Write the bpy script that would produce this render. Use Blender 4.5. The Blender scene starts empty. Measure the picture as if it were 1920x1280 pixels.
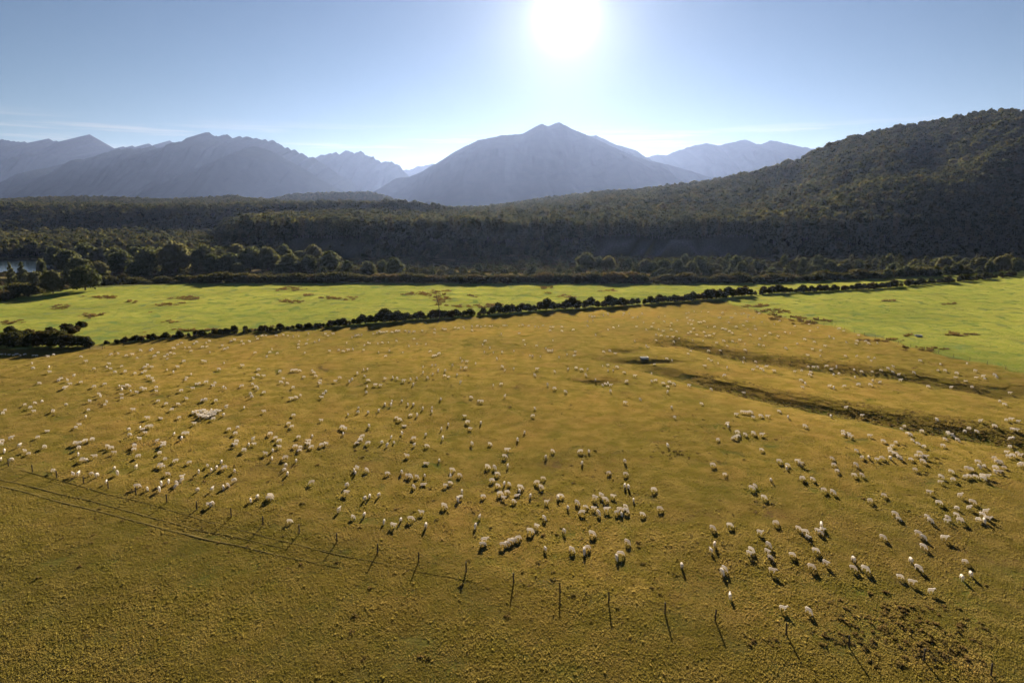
import bpy, bmesh, math, random
import numpy as np
from mathutils import Vector, Matrix

random.seed(7)
rng = np.random.default_rng(11)
sc = bpy.context.scene
COL = sc.collection
R = math.radians

# ------------------------------------------------------------------ camera
CAM_H, PITCH, FPX = 40.0, R(11.0), 1280.0      # drone height, downward tilt, focal length in photo pixels
cam_d = bpy.data.cameras.new('camera'); cam = bpy.data.objects.new('camera', cam_d); COL.objects.link(cam)
cam_d.sensor_width = 36.0; cam_d.lens = 36.0 * FPX / 1920.0
cam_d.clip_start = 0.5; cam_d.clip_end = 80000
cam.location = (0, 0, CAM_H); cam.rotation_euler = (R(90) - PITCH, 0, 0)
sc.camera = cam

# ------------------------------------------------------------------ light
SUN_EL, SUN_AZ = R(14.4), R(4.2)               # azimuth to the right of +Y
SUN_STRENGTH, SKY_STRENGTH, EXPOSURE = 5.0, 0.05, 2.1
sdir = Vector((math.sin(SUN_AZ) * math.cos(SUN_EL), math.cos(SUN_AZ) * math.cos(SUN_EL), math.sin(SUN_EL)))
sun_d = bpy.data.lights.new('sun', 'SUN'); sun = bpy.data.objects.new('sun', sun_d); COL.objects.link(sun)
sun_d.energy = SUN_STRENGTH; sun_d.angle = R(0.53); sun_d.color = (1.0, 0.87, 0.68)
sun.rotation_euler = sdir.to_track_quat('Z', 'Y').to_euler(); sun.location = (0, 0, 200)

vs = sc.view_settings
vs.view_transform = 'Standard'; vs.look = 'None'; vs.gamma = 1.0; vs.exposure = EXPOSURE; vs.use_curve_mapping = False
cy = sc.cycles
cy.use_denoising = True
cy.max_bounces = 5; cy.diffuse_bounces = 2; cy.glossy_bounces = 1; cy.transmission_bounces = 3
cy.volume_bounces = 0; cy.transparent_max_bounces = 4; cy.caustics_reflective = False; cy.caustics_refractive = False

# ------------------------------------------------------------------ node helper
class NT:
    def __init__(self, tree):
        self.t = tree; tree.nodes.clear()
    def n(self, typ, inputs=None, **props):
        nd = self.t.nodes.new(typ)
        for k, v in props.items(): setattr(nd, k, v)
        for k, v in (inputs or {}).items(): self.put(nd, k, v)
        return nd
    def put(self, nd, k, v):
        s = nd.inputs[k]
        if isinstance(v, bpy.types.Node): v = v.outputs[0]
        if isinstance(v, bpy.types.NodeSocket): self.t.links.new(v, s)
        else: s.default_value = v
    def math(self, op, a, b=0.0, c=0.0, clamp=False):
        nd = self.n('ShaderNodeMath', operation=op, use_clamp=clamp)
        self.put(nd, 0, a); self.put(nd, 1, b)
        if op in ('MULTIPLY_ADD', 'SMOOTH_MIN'): self.put(nd, 2, c)
        return nd.outputs[0]
    def step(self, v, a, b, lo=0.0, hi=1.0):
        nd = self.n('ShaderNodeMapRange', interpolation_type='SMOOTHSTEP')
        self.put(nd, 'Value', v); self.put(nd, 'From Min', a); self.put(nd, 'From Max', b)
        self.put(nd, 'To Min', lo); self.put(nd, 'To Max', hi)
        return nd.outputs[0]
    def mix(self, f, a, b, mode='MIX'):
        nd = self.n('ShaderNodeMix', data_type='RGBA', blend_type=mode)
        for i, v in ((0, f), (6, a), (7, b)):
            if isinstance(v, bpy.types.Node): v = v.outputs[0]
            if isinstance(v, bpy.types.NodeSocket): self.t.links.new(v, nd.inputs[i])
            else: nd.inputs[i].default_value = (tuple(v) + (1.0,))[:4] if i > 1 else v
        return nd.outputs[2]
    def noise(self, vec, scale, detail=3.0, rough=0.55):
        nd = self.n('ShaderNodeTexNoise', {'Scale': scale, 'Detail': detail, 'Roughness': rough})
        if vec is not None: self.put(nd, 'Vector', vec)
        return nd.outputs[0]
    def scalev(self, vec, s):
        nd = self.n('ShaderNodeVectorMath', operation='MULTIPLY'); self.put(nd, 0, vec); nd.inputs[1].default_value = s
        return nd.outputs[0]

# ------------------------------------------------------------------ world: sky, aureole of the low sun, thin cirrus
world = bpy.data.worlds.new('World'); sc.world = world; world.use_nodes = True
W = NT(world.node_tree)
sky = W.n('ShaderNodeTexSky', sky_type='NISHITA', sun_disc=False, sun_elevation=SUN_EL, sun_rotation=SUN_AZ,
          altitude=1000.0, air_density=1.0, dust_density=0.0, ozone_density=1.5)
dirn = W.n('ShaderNodeTexCoord').outputs['Generated']
dt = W.n('ShaderNodeVectorMath', operation='DOT_PRODUCT'); W.put(dt, 0, dirn); dt.inputs[1].default_value = sdir
c = W.math('MAXIMUM', dt.outputs['Value'], 0.0)
core = W.math('MULTIPLY', W.math('POWER', c, 2600.0), 9.0)
ring = W.math('MULTIPLY', W.math('POWER', c, 300.0), 1.9)
halo = W.math('MULTIPLY', W.math('POWER', c, 70.0), 0.9)
glow = W.math('ADD', W.math('ADD', core, ring), halo)
sxyz = W.n('ShaderNodeSeparateXYZ', {0: dirn})
cn = W.noise(W.scalev(dirn, (2.0, 2.0, 44.0)), 2.9, 6.0, 0.6)
band = W.math('MULTIPLY', W.step(sxyz.outputs[2], 0.040, 0.065), W.step(sxyz.outputs[2], 0.118, 0.092))
cloud = W.math('MULTIPLY', W.step(cn, 0.46, 0.68), band)
tint = W.mix(1.0, sky.outputs[0], (0.23, 0.242, 0.27), 'MULTIPLY')
withc = W.mix(W.math('MULTIPLY', cloud, 0.5), tint, (2.9, 2.75, 2.5))
gc = W.n('ShaderNodeVectorMath', operation='SCALE'); gc.inputs[0].default_value = (1.0, 0.95, 0.88); W.put(gc, 'Scale', glow)
tot = W.n('ShaderNodeVectorMath', operation='ADD'); W.put(tot, 0, withc); W.put(tot, 1, gc.outputs[0])
bg = W.n('ShaderNodeBackground', {'Color': tot.outputs[0], 'Strength': SKY_STRENGTH})
W.n('ShaderNodeOutputWorld', {'Surface': bg.outputs[0]})

# ------------------------------------------------------------------ numeric helpers
def vn(x, y, seed=0):
    x = np.asarray(x, float); y = np.asarray(y, float)
    xi = np.floor(x).astype(np.int64); yi = np.floor(y).astype(np.int64)
    fx = x - xi; fy = y - yi; fx = fx * fx * (3 - 2 * fx); fy = fy * fy * (3 - 2 * fy)
    def h(a, b):
        n = ((a & 0xffff) * 374761 + (b & 0xffff) * 668265 + seed * 974711) & 0x7fffffff
        n = ((n ^ (n >> 13)) * 1274126177) & 0x7fffffff
        n = ((n ^ (n >> 11)) * 461845907) & 0x7fffffff
        return (n ^ (n >> 15)) / float(0x7fffffff)
    return (h(xi, yi) * (1 - fx) + h(xi + 1, yi) * fx) * (1 - fy) + (h(xi, yi + 1) * (1 - fx) + h(xi + 1, yi + 1) * fx) * fy
def fbm(x, y, seed=0, oct=4):
    s = 0; a = 0.5; t = 0
    for i in range(oct):
        s = s + a * vn(x * 2 ** i, y * 2 ** i, seed + 17 * i); t += a; a *= 0.5
    return s / t
def S(t):
    t = np.clip(t, 0, 1); return t * t * (3 - 2 * t)

CA, SA = math.cos(PITCH), math.sin(PITCH)
def ray(px, py):
    cx = (np.asarray(px, float) - 960) / FPX; cyy = (640 - np.asarray(py, float)) / FPX
    return cx, CA + cyy * SA, -SA + cyy * CA
def at_dist(px, py, D):                       # the point that a photo pixel shows, D metres ahead
    dx, dy, dz = ray(px, py); k = D / dy
    return dx * k, dy * k, CAM_H + dz * k
def flat(px, py, z=0.0):
    dx, dy, dz = ray(px, py); k = (z - CAM_H) / dz
    return dx * k, dy * k
def line(pts, z=0.0):                         # photo polyline -> ground polyline sorted by x
    p = np.array(pts, float); x, y = flat(p[:, 0], p[:, 1], z); o = np.argsort(x); return x[o], y[o]

# ground lines of the place
HX, HY = line([(-250, 655), (0, 655), (100, 655), (187, 648), (310, 636), (450, 626), (640, 613), (807, 599), (973, 587), (1140, 576), (1280, 567), (1447, 552), (1613, 545), (1780, 532), (1913, 519), (2000, 514)])
BX, BY = line([(-250, 585), (0, 566), (60, 553), (130, 543), (200, 538), (330, 534), (700, 534), (1100, 534), (1400, 534), (1500, 531), (1620, 526), (1700, 523), (1800, 514), (1900, 506), (2000, 500)])
_p = np.array([(1355, 568), (1440, 590), (1560, 612), (1700, 649), (1800, 674), (1920, 702), (2060, 735)], float)
RX, RY = flat(_p[:, 0], _p[:, 1]); _o = np.argsort(RY); RX, RY = RX[_o], RY[_o]
L1X, L1Y = line([(1100, 655), (1210, 672), (1280, 690), (1400, 716), (1500, 736), (1620, 758), (1760, 780), (1920, 806), (2050, 830)])
L2X, L2Y = line([(1270, 632), (1340, 648), (1400, 658), (1520, 672), (1640, 684), (1730, 700), (1800, 716)])
hedge_y = lambda x: np.interp(x, HX, HY)
belt_y = lambda x: np.interp(x, BX, BY)
right_x = lambda y: np.interp(y, RY, RX)

# crest of the wooded hill and of the terrace behind the river flats: photo pixel, distance
_cr = [(380, 414, 800), (420, 411, 900), (640, 394, 1350), (800, 391, 1800), (900, 390, 2400), (1000, 376, 2300), (1100, 364, 2200), (1200, 356, 2050), (1300, 343, 1950),
       (1400, 325, 1850), (1500, 300, 1780), (1540, 279, 1740), (1600, 256, 1680), (1700, 236, 1600), (1800, 218, 1520), (1880, 208, 1480), (1950, 206, 1450), (2100, 222, 1400), (2400, 260, 1350)]
_c = np.array([at_dist(a, b, d) for a, b, d in _cr])
CS, CD, CZ = _c[:, 0] / _c[:, 1], _c[:, 1], _c[:, 2] - 15.0

def edge_m(x, y):
    ye = 690 + 16 * (vn(x / 55, x * 0 + 3.3, 5) - .5) * 2
    xl = -292 - (y - 680) * 0.42 + 14 * (vn(y / 50, y * 0 + 1.7, 6) - .5) * 2
    return np.minimum((y - ye) / 11.0, (x - xl) / 26.0)
def height(x, y):
    x = np.asarray(x, float); y = np.asarray(y, float)
    z = 0.9 * (fbm(x / 60, y / 60, 1, 3) - .5) + 0.16 * (fbm(x / 11, y / 11, 2, 1) - .5)
    for lx, ly, A, x0, x1 in ((L1X, L1Y, 1.2, 45, 75), (L2X, L2Y, .95, 60, 85)):
        d = np.interp(x, lx, ly) - y + 5.0 * (fbm(x / 34, y / 34, 9, 2) - .5)
        f = -A * S(d / 12.5) * np.exp(-np.clip(d - 12.5, 0, None) / 20.0)
        z = z + f * S((x - x0 + 30) / (x1 - x0)) * (S((150 - x) / 40) if ly is L2Y else 1.0)
    for (px, py, r, A) in ((1165, 655, 6, .45), (1215, 672, 8, .7), (1120, 712, 5, .5)):
        bx, by = flat(px, py); d = (y - by) / 2.5
        z = z - A * np.exp(-((x - bx) / r) ** 2) * S(.5 - d / 2) * np.exp(-np.clip(-d - 1, 0, None) / 2)
    yb = belt_y(x)
    z = z - 8.0 * S((y - yb - 5) / 62)
    # river bed on the left
    rv = S((-330 - x + (y - 590) * .25) / 30) * S((y - 508 - 12 * vn(x / 30, x * 0, 4)) / 14) * S((680 - y) / 12)
    z = z - 3.6 * rv
    # far wooded benches on the left
    t2 = S((y - 1000 - 260 * fbm(x / 330, y / 330, 31, 3)) / 170) * S((60 - x - .25 * (y - 1100)) / 220)
    z = z + (33 + 12 * fbm(x / 300, y / 300, 35, 2)) * t2 + 12 * S((y - 620) / 500) * (fbm(x / 240, y / 240, 33, 3) - .35) * S((y - 600) / 200)
    s = x / np.maximum(y, 1)
    z = z + 72 * np.exp(-((y - 3500) / 420) ** 2) * np.exp(-((s + .235) / .13) ** 4) * S((y - 2000) / 500)
    z = z + 30 * np.exp(-((y - 2500) / 400) ** 2) * S((-.25 - s) / .2) * (y > 0)
    # terrace and hill
    m = S(edge_m(x, y))
    D = np.interp(s, CS, CD); zc = np.interp(s, CS, CZ)
    t = (y - 700) / (D - 700)
    up = 10 + (zc - 10) * np.clip(t, 0, 1) - np.clip(y - D, 0, None) * .32
    al = (-.55 * x - .83 * y); ac = (.83 * x - .55 * y)
    g = 1 - 2 * np.abs(fbm(ac / 230 + .6 * fbm(x / 300, y / 300, 41, 2), al / 900, 43, 3) - .5) * 2
    up = up + (np.clip(zc - 60, 0, 200) / 200) * 85 * (g - .45) * np.clip(t, 0, 1) * np.clip(1.0 - t, 0, 1) * 2.6
    up = np.maximum(up, 6 + 6 * fbm(x / 200, y / 200, 44, 2)); up = np.where(y > 1000, np.maximum(up, z), up)
    return np.where(y > 100, np.maximum(z * (1 - m) + up * m, np.where(m > .98, -50, z * (1 - m) + up * m)), z)
def ground_pt(px, py, dz=0.0):
    x, y = flat(px, py, dz)
    for _ in range(5):
        x, y = flat(px, py, height(x, y) + dz)
    return x, y, height(x, y)
def to_px(x, y, z):
    v = z - CAM_H; f = y * CA - v * SA; u = y * SA + v * CA
    return 960 + FPX * x / f, 640 - FPX * u / f

# ------------------------------------------------------------------ object helpers
def mesh_from(name, verts, faces, mat=None, smooth=False):
    me = bpy.data.meshes.new(name)
    verts = np.asarray(verts, np.float32); faces = np.asarray(faces, np.int32)
    nv, nf, k = len(verts), len(faces), faces.shape[1]
    me.vertices.add(nv); me.vertices.foreach_set('co', verts.ravel())
    me.loops.add(nf * k); me.loops.foreach_set('vertex_index', faces.ravel())
    me.polygons.add(nf); me.polygons.foreach_set('loop_start', np.arange(0, nf * k, k, dtype=np.int32))
    me.polygons.foreach_set('loop_total', np.full(nf, k, np.int32))
    if smooth: me.polygons.foreach_set('use_smooth', np.ones(nf, bool))
    me.update(calc_edges=True); me.validate()
    if mat: me.materials.append(mat)
    return me
def link(name, data, loc=(0, 0, 0), rz=0.0, scale=1.0, parent=None):
    o = bpy.data.objects.new(name, data); COL.objects.link(o)
    o.location = loc; o.rotation_euler = (0, 0, rz)
    o.scale = (scale,) * 3 if np.isscalar(scale) else scale
    if parent: o.parent = parent
    return o
def tag(o, label=None, cat=None, group=None, kind=None):
    if label: o['label'] = label
    if cat: o['category'] = cat
    if group: o['group'] = group
    if kind: o['kind'] = kind
    return o
def grid(xs, ys):
    X, Y = np.meshgrid(xs, ys); nx, ny = len(xs), len(ys)
    i = np.arange(nx * ny).reshape(ny, nx)
    F = np.stack([i[:-1, :-1].ravel(), i[:-1, 1:].ravel(), i[1:, 1:].ravel(), i[1:, :-1].ravel()], 1)
    return X.ravel(), Y.ravel(), F
def ordinal(n):
    return {1: 'first', 2: 'second', 3: 'third', 4: 'fourth', 5: 'fifth', 6: 'sixth', 7: 'seventh', 8: 'eighth', 9: 'ninth', 10: 'tenth', 11: 'eleventh', 12: 'twelfth'}.get(
        n, '%d%s' % (n, 'th' if n % 100 in (11, 12, 13) else {1: 'st', 2: 'nd', 3: 'rd'}.get(n % 10, 'th')))
def tube(bm, pts, rad, seg=6, cap=True):
    rings = []
    for i, p in enumerate(pts):
        p = Vector(p); a = Vector(pts[max(i - 1, 0)]); b = Vector(pts[min(i + 1, len(pts) - 1)])
        q = (b - a).to_track_quat('Z', 'Y'); r = rad[i] if hasattr(rad, '__len__') else rad
        rings.append([bm.verts.new(p + q @ Vector((r * math.cos(t), r * math.sin(t), 0))) for t in [2 * math.pi * k / seg for k in range(seg)]])
    for a, b in zip(rings, rings[1:]):
        for k in range(seg): bm.faces.new((a[k], a[(k + 1) % seg], b[(k + 1) % seg], b[k]))
    if cap:
        bm.faces.new(rings[0][::-1]); bm.faces.new(rings[-1])
def box(bm, x0, x1, y0, y1, z0, z1):
    v = [bm.verts.new(p) for p in ((x0, y0, z0), (x1, y0, z0), (x1, y1, z0), (x0, y1, z0), (x0, y0, z1), (x1, y0, z1), (x1, y1, z1), (x0, y1, z1))]
    for f in ((3, 2, 1, 0), (4, 5, 6, 7), (0, 1, 5, 4), (1, 2, 6, 5), (2, 3, 7, 6), (3, 0, 4, 7)): bm.faces.new([v[i] for i in f])
def bm_mesh(name, bm, mat):
    me = bpy.data.meshes.new(name); bm.to_mesh(me); bm.free(); me.materials.append(mat); return me

# ------------------------------------------------------------------ materials
def new_mat(name):
    m = bpy.data.materials.new(name); m.use_nodes = True; return m, NT(m.node_tree)
def leafy(name, c1, c2, c3, trans=0.35, scale=0.5, rnd=0.6, warm=(1.25, 1.15, .65), fence=False):
    m, t = new_mat(name)
    info = t.n('ShaderNodeObjectInfo').outputs['Random']
    pos = t.n('ShaderNodeNewGeometry').outputs['Position']
    nz = t.noise(pos, scale, 2.0)
    col = t.mix(t.step(nz, .35, .68), c1, c2)
    col = t.mix(t.math('MULTIPLY', t.step(info, .45, 1.0), rnd), col, c3)
    big = t.noise(pos, scale * .06, 2.0)
    col = t.mix(t.step(big, .3, .7), t.mix(1.0, col, (.75, .8, .8), 'MULTIPLY'), col)
    if fence: col = t.mix(t.math('MULTIPLY', fence_side(t, pos), .40), col, (.145, .125, .034))
    d = t.n('ShaderNodeBsdfDiffuse', {'Color': col})
    tr = t.n('ShaderNodeBsdfTranslucent', {'Color': t.mix(1.0, col, warm, 'MULTIPLY')})
    gl = t.n('ShaderNodeBsdfGlossy', {'Color': (.6, .6, .55, 1), 'Roughness': .6})
    a = t.n('ShaderNodeMixShader', {0: trans, 1: d.outputs[0], 2: tr.outputs[0]})
    b = t.n('ShaderNodeMixShader', {0: .008, 1: a.outputs[0], 2: gl.outputs[0]})
    t.n('ShaderNodeOutputMaterial', {0: b.outputs[0]})
    return m
def plain(name, c1, c2, scale=2.0, rough=.85, bump=.3, dist=.02):
    m, t = new_mat(name)
    pos = t.n('ShaderNodeTexCoord').outputs['Object']
    nz = t.noise(pos, scale, 4.0)
    bp = t.n('ShaderNodeBump', {'Strength': bump, 'Distance': dist, 'Height': nz})
    b = t.n('ShaderNodeBsdfPrincipled', {'Base Color': t.mix(t.step(nz, .35, .65), c1, c2), 'Roughness': rough, 'Normal': bp.outputs[0]})
    b.inputs['Specular IOR Level'].default_value = .2
    t.n('ShaderNodeOutputMaterial', {0: b.outputs[0]})
    return m

FA, FB = flat(61, 885), flat(1732, 1238)
def fence_side(t, pos):                     # 1 on the camera's side of the foreground fence: another, less grazed paddock
    (x0, y0), (x1, y1) = [(float(a), float(b)) for a, b in (FA, FB)]; L = math.hypot(x1 - x0, y1 - y0)
    q = t.n('ShaderNodeSeparateXYZ', {0: pos}); a, b = (y1 - y0) / L, -(x1 - x0) / L
    d = t.math('ADD', t.math('ADD', t.math('MULTIPLY', q.outputs[0], a), t.math('MULTIPLY', q.outputs[1], b)), -(a * x0 + b * y0))
    return t.step(d, -1.5, 2.5)
M_FOREST = leafy('forest_leaves', (.045, .054, .026), (.088, .090, .044), (.135, .115, .060), .42, .35)
M_TREE = leafy('scrub_tree_leaves', (.060, .070, .034), (.108, .110, .056), (.150, .130, .076), .46, .8, .6, (1.1, 1.08, .78))
M_HEDGE = leafy('hedge_leaves', (.035, .040, .016), (.072, .070, .026), (.085, .055, .028), .35, 1.2)
M_BUSH = leafy('bush_leaves', (.045, .050, .024), (.092, .082, .040), (.128, .090, .054), .44, 1.0, .6, (1.1, 1.05, .75))
M_GRASS = leafy('dry_grass_blades', (.218, .178, .048), (.322, .246, .092), (.300, .188, .088), .55, .35, .45, (1.1, 1.04, .72), True)
M_GREEN = leafy('green_grass_blades', (.245, .280, .072), (.330, .335, .105), (.350, .305, .110), .58, .35, .4, (1.1, 1.05, .75))
M_TUSS = leafy('tussock_blades', (.120, .098, .034), (.200, .150, .062), (.170, .105, .055), .4, .6, .45, (1.1, 1.0, .8))
M_RUSH = leafy('rush_blades', (.150, .105, .050), (.240, .170, .085), (.190, .125, .070), .35, .6)
M_BARK = plain('bark', (.07, .055, .04), (.13, .105, .08), 3.0)
M_POST = plain('weathered_post', (.045, .036, .028), (.10, .08, .06), 8.0)
M_WIRE = plain('fence_wire', (.25, .24, .22), (.32, .30, .27), 20.0, .5)
M_CONC = plain('concrete', (.34, .33, .31), (.46, .45, .42), 6.0)
M_METAL = plain('gate_metal', (.30, .29, .28), (.42, .40, .37), 10.0, .55)

# sheep wool
M_WOOL, t = new_mat('wool')
tc = t.n('ShaderNodeTexCoord').outputs['Object']; oi = t.n('ShaderNodeObjectInfo').outputs['Random']
nz = t.noise(tc, 14.0, 3.0)
col = t.mix(t.step(nz, .3, .7), (.86, .79, .70), (.95, .90, .82))
col = t.mix(t.math('MULTIPLY', oi, .4), col, (.60, .50, .38))
bp = t.n('ShaderNodeBump', {'Strength': .6, 'Distance': .03, 'Height': nz})
b1 = t.n('ShaderNodeBsdfDiffuse', {'Color': col, 'Normal': bp.outputs[0]})
b2 = t.n('ShaderNodeBsdfTranslucent', {'Color': col})
t.n('ShaderNodeOutputMaterial', {0: t.n('ShaderNodeMixShader', {0: .30, 1: b1.outputs[0], 2: b2.outputs[0]}).outputs[0]})

# pasture
M_PAST, t = new_mat('pasture')
pos = t.n('ShaderNodeNewGeometry').outputs['Position']
reg = t.n('ShaderNodeSeparateColor', {0: t.n('ShaderNodeVertexColor', layer_name='reg').outputs[0]})
n20 = t.noise(pos, .035, 4.0); n3 = t.noise(pos, .28, 4.0, .6); n1 = t.noise(pos, 1.3, 5.0, .65); nf = t.noise(pos, 5.0, 4.0, .7)
gold = t.mix(t.step(n3, .36, .64), (0.192, 0.183, 0.034), (0.273, 0.216, 0.058))
gold = t.mix(t.math('MULTIPLY', t.step(n20, .42, .66), .65), gold, (0.151, 0.189, 0.029))
gold = t.mix(t.math('MULTIPLY', t.step(n1, .50, .70), .7), gold, (0.231, 0.142, 0.056))
gold = t.mix(t.math('MULTIPLY', t.step(nf, .48, .66), .6), gold, (0.099, 0.095, 0.023))
gold = t.mix(t.math('MULTIPLY', fence_side(t, pos), .45), gold, (.115, .098, .028))
green = t.mix(t.step(n3, .36, .64), (0.234, 0.320, 0.076), (0.295, 0.349, 0.107))
green = t.mix(t.math('MULTIPLY', t.step(n20, .44, .66), .5), green, (0.277, 0.280, 0.128))
green = t.mix(t.math('MULTIPLY', t.step(n1, .50, .72), .5), green, (0.154, 0.226, 0.061))
col = t.mix(reg.outputs[0], gold, green)
col = t.mix(t.math('MULTIPLY', reg.outputs[1], t.step(n1, .25, .6, .35, .95)), col, (.230, .125, .062))
col = t.mix(t.math('MULTIPLY', reg.outputs[2], t.step(n3, .3, .65, .2, .85)), col, (.150, .112, .058))
# two wheel ruts along the fence and an old track in the corner: worn dark lines on the ground
sx = t.n('ShaderNodeSeparateXYZ', {0: pos})
def rut(p0, p1, width, fade):
    (x0, y0), (x1, y1) = p0, p1; L = math.hypot(x1 - x0, y1 - y0); a, bb = (y1 - y0) / L, -(x1 - x0) / L
    d = t.math('ADD', t.math('ADD', t.math('MULTIPLY', sx.outputs[0], a), t.math('MULTIPLY', sx.outputs[1], bb)), -(a * x0 + bb * y0))
    d = t.math('ADD', d, t.math('MULTIPLY', t.math('SUBTRACT', t.noise(pos, .12, 2.0), .5), 2.2))
    w = t.step(t.math('ABSOLUTE', d), width, width * .35)
    return t.math('MULTIPLY', t.math('MULTIPLY', w, t.step(sx.outputs[0], fade[0], fade[1])), t.step(n1, .25, .5, .35, 1.0))
def fp(px, py): x, y = flat(px, py); return float(x), float(y)
r1 = rut(fp(0, 910), fp(384, 1009), .34, (10, -30)); r2 = rut(fp(0, 897), fp(384, 995), .30, (10, -30))
r3 = rut(fp(0, 1075), fp(330, 1262), .30, (5, -12)); r4 = rut(fp(640, 1040), fp(1140, 1165), .35, (40, 5))
ruts = t.math('MAXIMUM', t.math('MAXIMUM', r1, r2), t.math('MULTIPLY', t.math('MAXIMUM', r3, r4), .5))
col = t.mix(t.math('MULTIPLY', ruts, .85), col, (.055, .038, .016))
hgt = t.math('ADD', t.math('MULTIPLY', n1, .38), t.math('MULTIPLY', nf, .14))
hgt = t.math('SUBTRACT', hgt, t.math('MULTIPLY', ruts, .12))
hgt = t.math('MULTIPLY', hgt, t.math('SUBTRACT', 1.0, t.math('MULTIPLY', reg.outputs[0], .55)))
bp = t.n('ShaderNodeBump', {'Strength': .85, 'Distance': 1.0, 'Height': hgt})
dd = t.n('ShaderNodeBsdfDiffuse', {'Color': col, 'Roughness': .6, 'Normal': bp.outputs[0]})
t.n('ShaderNodeOutputMaterial', {0: dd.outputs[0]})

# wider ground: forest floor, river flats, bare clay bank
M_LAND, t = new_mat('land')
pos = t.n('ShaderNodeNewGeometry').outputs['Position']
reg = t.n('ShaderNodeSeparateColor', {0: t.n('ShaderNodeVertexColor', layer_name='reg').outputs[0]})
n1 = t.noise(pos, .08, 5.0); n2 = t.noise(pos, .6, 4.0)
flats = t.mix(t.step(n1, .4, .62), (.070, .062, .028), (.150, .115, .055))
col = t.mix(reg.outputs[0], flats, t.mix(t.step(n2, .3, .7), (.022, .026, .012), (.040, .042, .018)))
col = t.mix(reg.outputs[1], col, t.mix(t.step(n2, .3, .7), (.085, .08, .075), (.13, .12, .115)))
bp = t.n('ShaderNodeBump', {'Strength': .7, 'Distance': .5, 'Height': n2})
t.n('ShaderNodeOutputMaterial', {0: t.n('ShaderNodeBsdfDiffuse', {'Color': col, 'Normal': bp.outputs[0]}).outputs[0]})

M_MOUNT, t = new_mat('mountain')
pos = t.n('ShaderNodeNewGeometry').outputs['Position']
n1 = t.noise(pos, .002, 6.0); n2 = t.noise(pos, .012, 5.0)
zz = t.n('ShaderNodeSeparateXYZ', {0: pos}).outputs[2]
rock = t.step(t.math('ADD', zz, t.math('MULTIPLY', n1, 500.0)), 850.0, 1250.0)
col = t.mix(rock, t.mix(t.step(n2, .35, .65), (.014, .018, .012), (.018, .021, .014)), t.mix(t.step(n2, .35, .65), (.016, .017, .016), (.021, .021, .019)))
bp = t.n('ShaderNodeBump', {'Strength': .15, 'Distance': 10.0, 'Height': n2})
t.n('ShaderNodeOutputMaterial', {0: t.n('ShaderNodeBsdfDiffuse', {'Color': col, 'Normal': bp.outputs[0]}).outputs[0]})

M_WATER, t = new_mat('water')
pos = t.n('ShaderNodeNewGeometry').outputs['Position']
bp = t.n('ShaderNodeBump', {'Strength': .25, 'Distance': .1, 'Height': t.noise(t.scalev(pos, (.4, 1.2, 1)), .8, 3.0)})
t.n('ShaderNodeOutputMaterial', {0: t.n('ShaderNodeBsdfPrincipled', {'Base Color': (.02, .035, .045, 1), 'Roughness': .12, 'Normal': bp.outputs[0]}).outputs[0]})

# ------------------------------------------------------------------ ground
def set_reg(me, r, g, b):
    a = me.color_attributes.new('reg', 'FLOAT_COLOR', 'POINT')
    a.data.foreach_set('color', np.stack([r, g, b, np.ones_like(r)], 1).astype(np.float32).ravel())

RUSH = [(195, 557, 22, 3), (120, 573, 16, 3), (350, 559, 28, 4), (315, 571, 22, 3), (280, 585, 12, 2), (250, 566, 12, 2), (175, 592, 22, 5), (15, 604, 18, 4), (320, 605, 16, 2), (110, 577, 18, 4),
        (540, 542, 26, 3), (540, 565, 20, 3), (580, 553, 16, 2), (620, 559, 26, 2), (655, 561, 16, 3), (790, 552, 40, 3), (825, 560, 20, 5), (830, 546, 18, 3), (925, 571, 24, 4), (875, 573, 40, 3), (890, 554, 12, 2),
        (1140, 545, 20, 2), (1023, 549, 10, 2), (1060, 556, 14, 2), (1026, 540, 16, 2), (1420, 573, 22, 3), (1402, 576, 12, 3), (1455, 585, 30, 4), (1480, 597, 40, 5), (1530, 602, 34, 5), (1660, 636, 36, 5), (1745, 655, 40, 5), (1700, 628, 16, 3), (1660, 566, 16, 2), (1780, 570, 18, 2), (1800, 628, 30, 3),
        (1250, 852, 20, 6), (420, 621, 90, 3), (300, 634, 60, 3), (560, 614, 60, 2)]
def rush_mask(x, y):
    px, py = to_px(x, y, np.zeros_like(x))
    m = np.zeros_like(x); w = .15 + 1.75 * fbm(x / 4, y / 4, 21, 4)
    for a, b, rx, ry in RUSH:
        m = np.maximum(m, S(1.7 - w * np.sqrt(((px - a) / rx) ** 2 + ((py - b) / ry) ** 2) * 1.15))
    return m
TX, TY = line([(150, 800), (384, 830), (470, 846), (640, 868), (790, 898), (900, 925), (1000, 935), (1110, 945), (1300, 965)])
def pasture_reg(x, y):
    j = 1.6 * (fbm(x / 6, y / 6, 51, 3) - .5) * 2
    g = np.maximum(S((y - hedge_y(x) + j + 1) / 2.5), S((x - right_x(y) + j + 1) / 2.5) * (y > 90))
    bare = np.exp(-((y - np.interp(x, TX, TY) + 2 * j) / 2.2) ** 2) * S((x + 95) / 25) * S((48 - x) / 14) * S((fbm(x / 9, y / 9, 52, 3) - .25) / .3)
    bare = np.maximum(bare, .7 * S((fbm(x / 13, y / 13, 53, 4) - .58) / .12) * (1 - g))
    ru = rush_mask(x, y)
    ru = np.maximum(ru, .9 * S((y - belt_y(x) + 3 + j) / 3))
    return g, bare * (1 - .8 * g), ru
xs = np.arange(-340, 440.1, 1.25); ys = np.arange(30, 450.1, 1.25)
gx, gy, gf = grid(xs, ys)
gz = height(gx, gy)
keep = (np.abs(gx) < 45 + gy * 1.0)
gf = gf[keep[gf].all(1)]
me = mesh_from('pasture', np.stack([gx, gy, gz], 1), gf, M_PAST, True)
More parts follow.
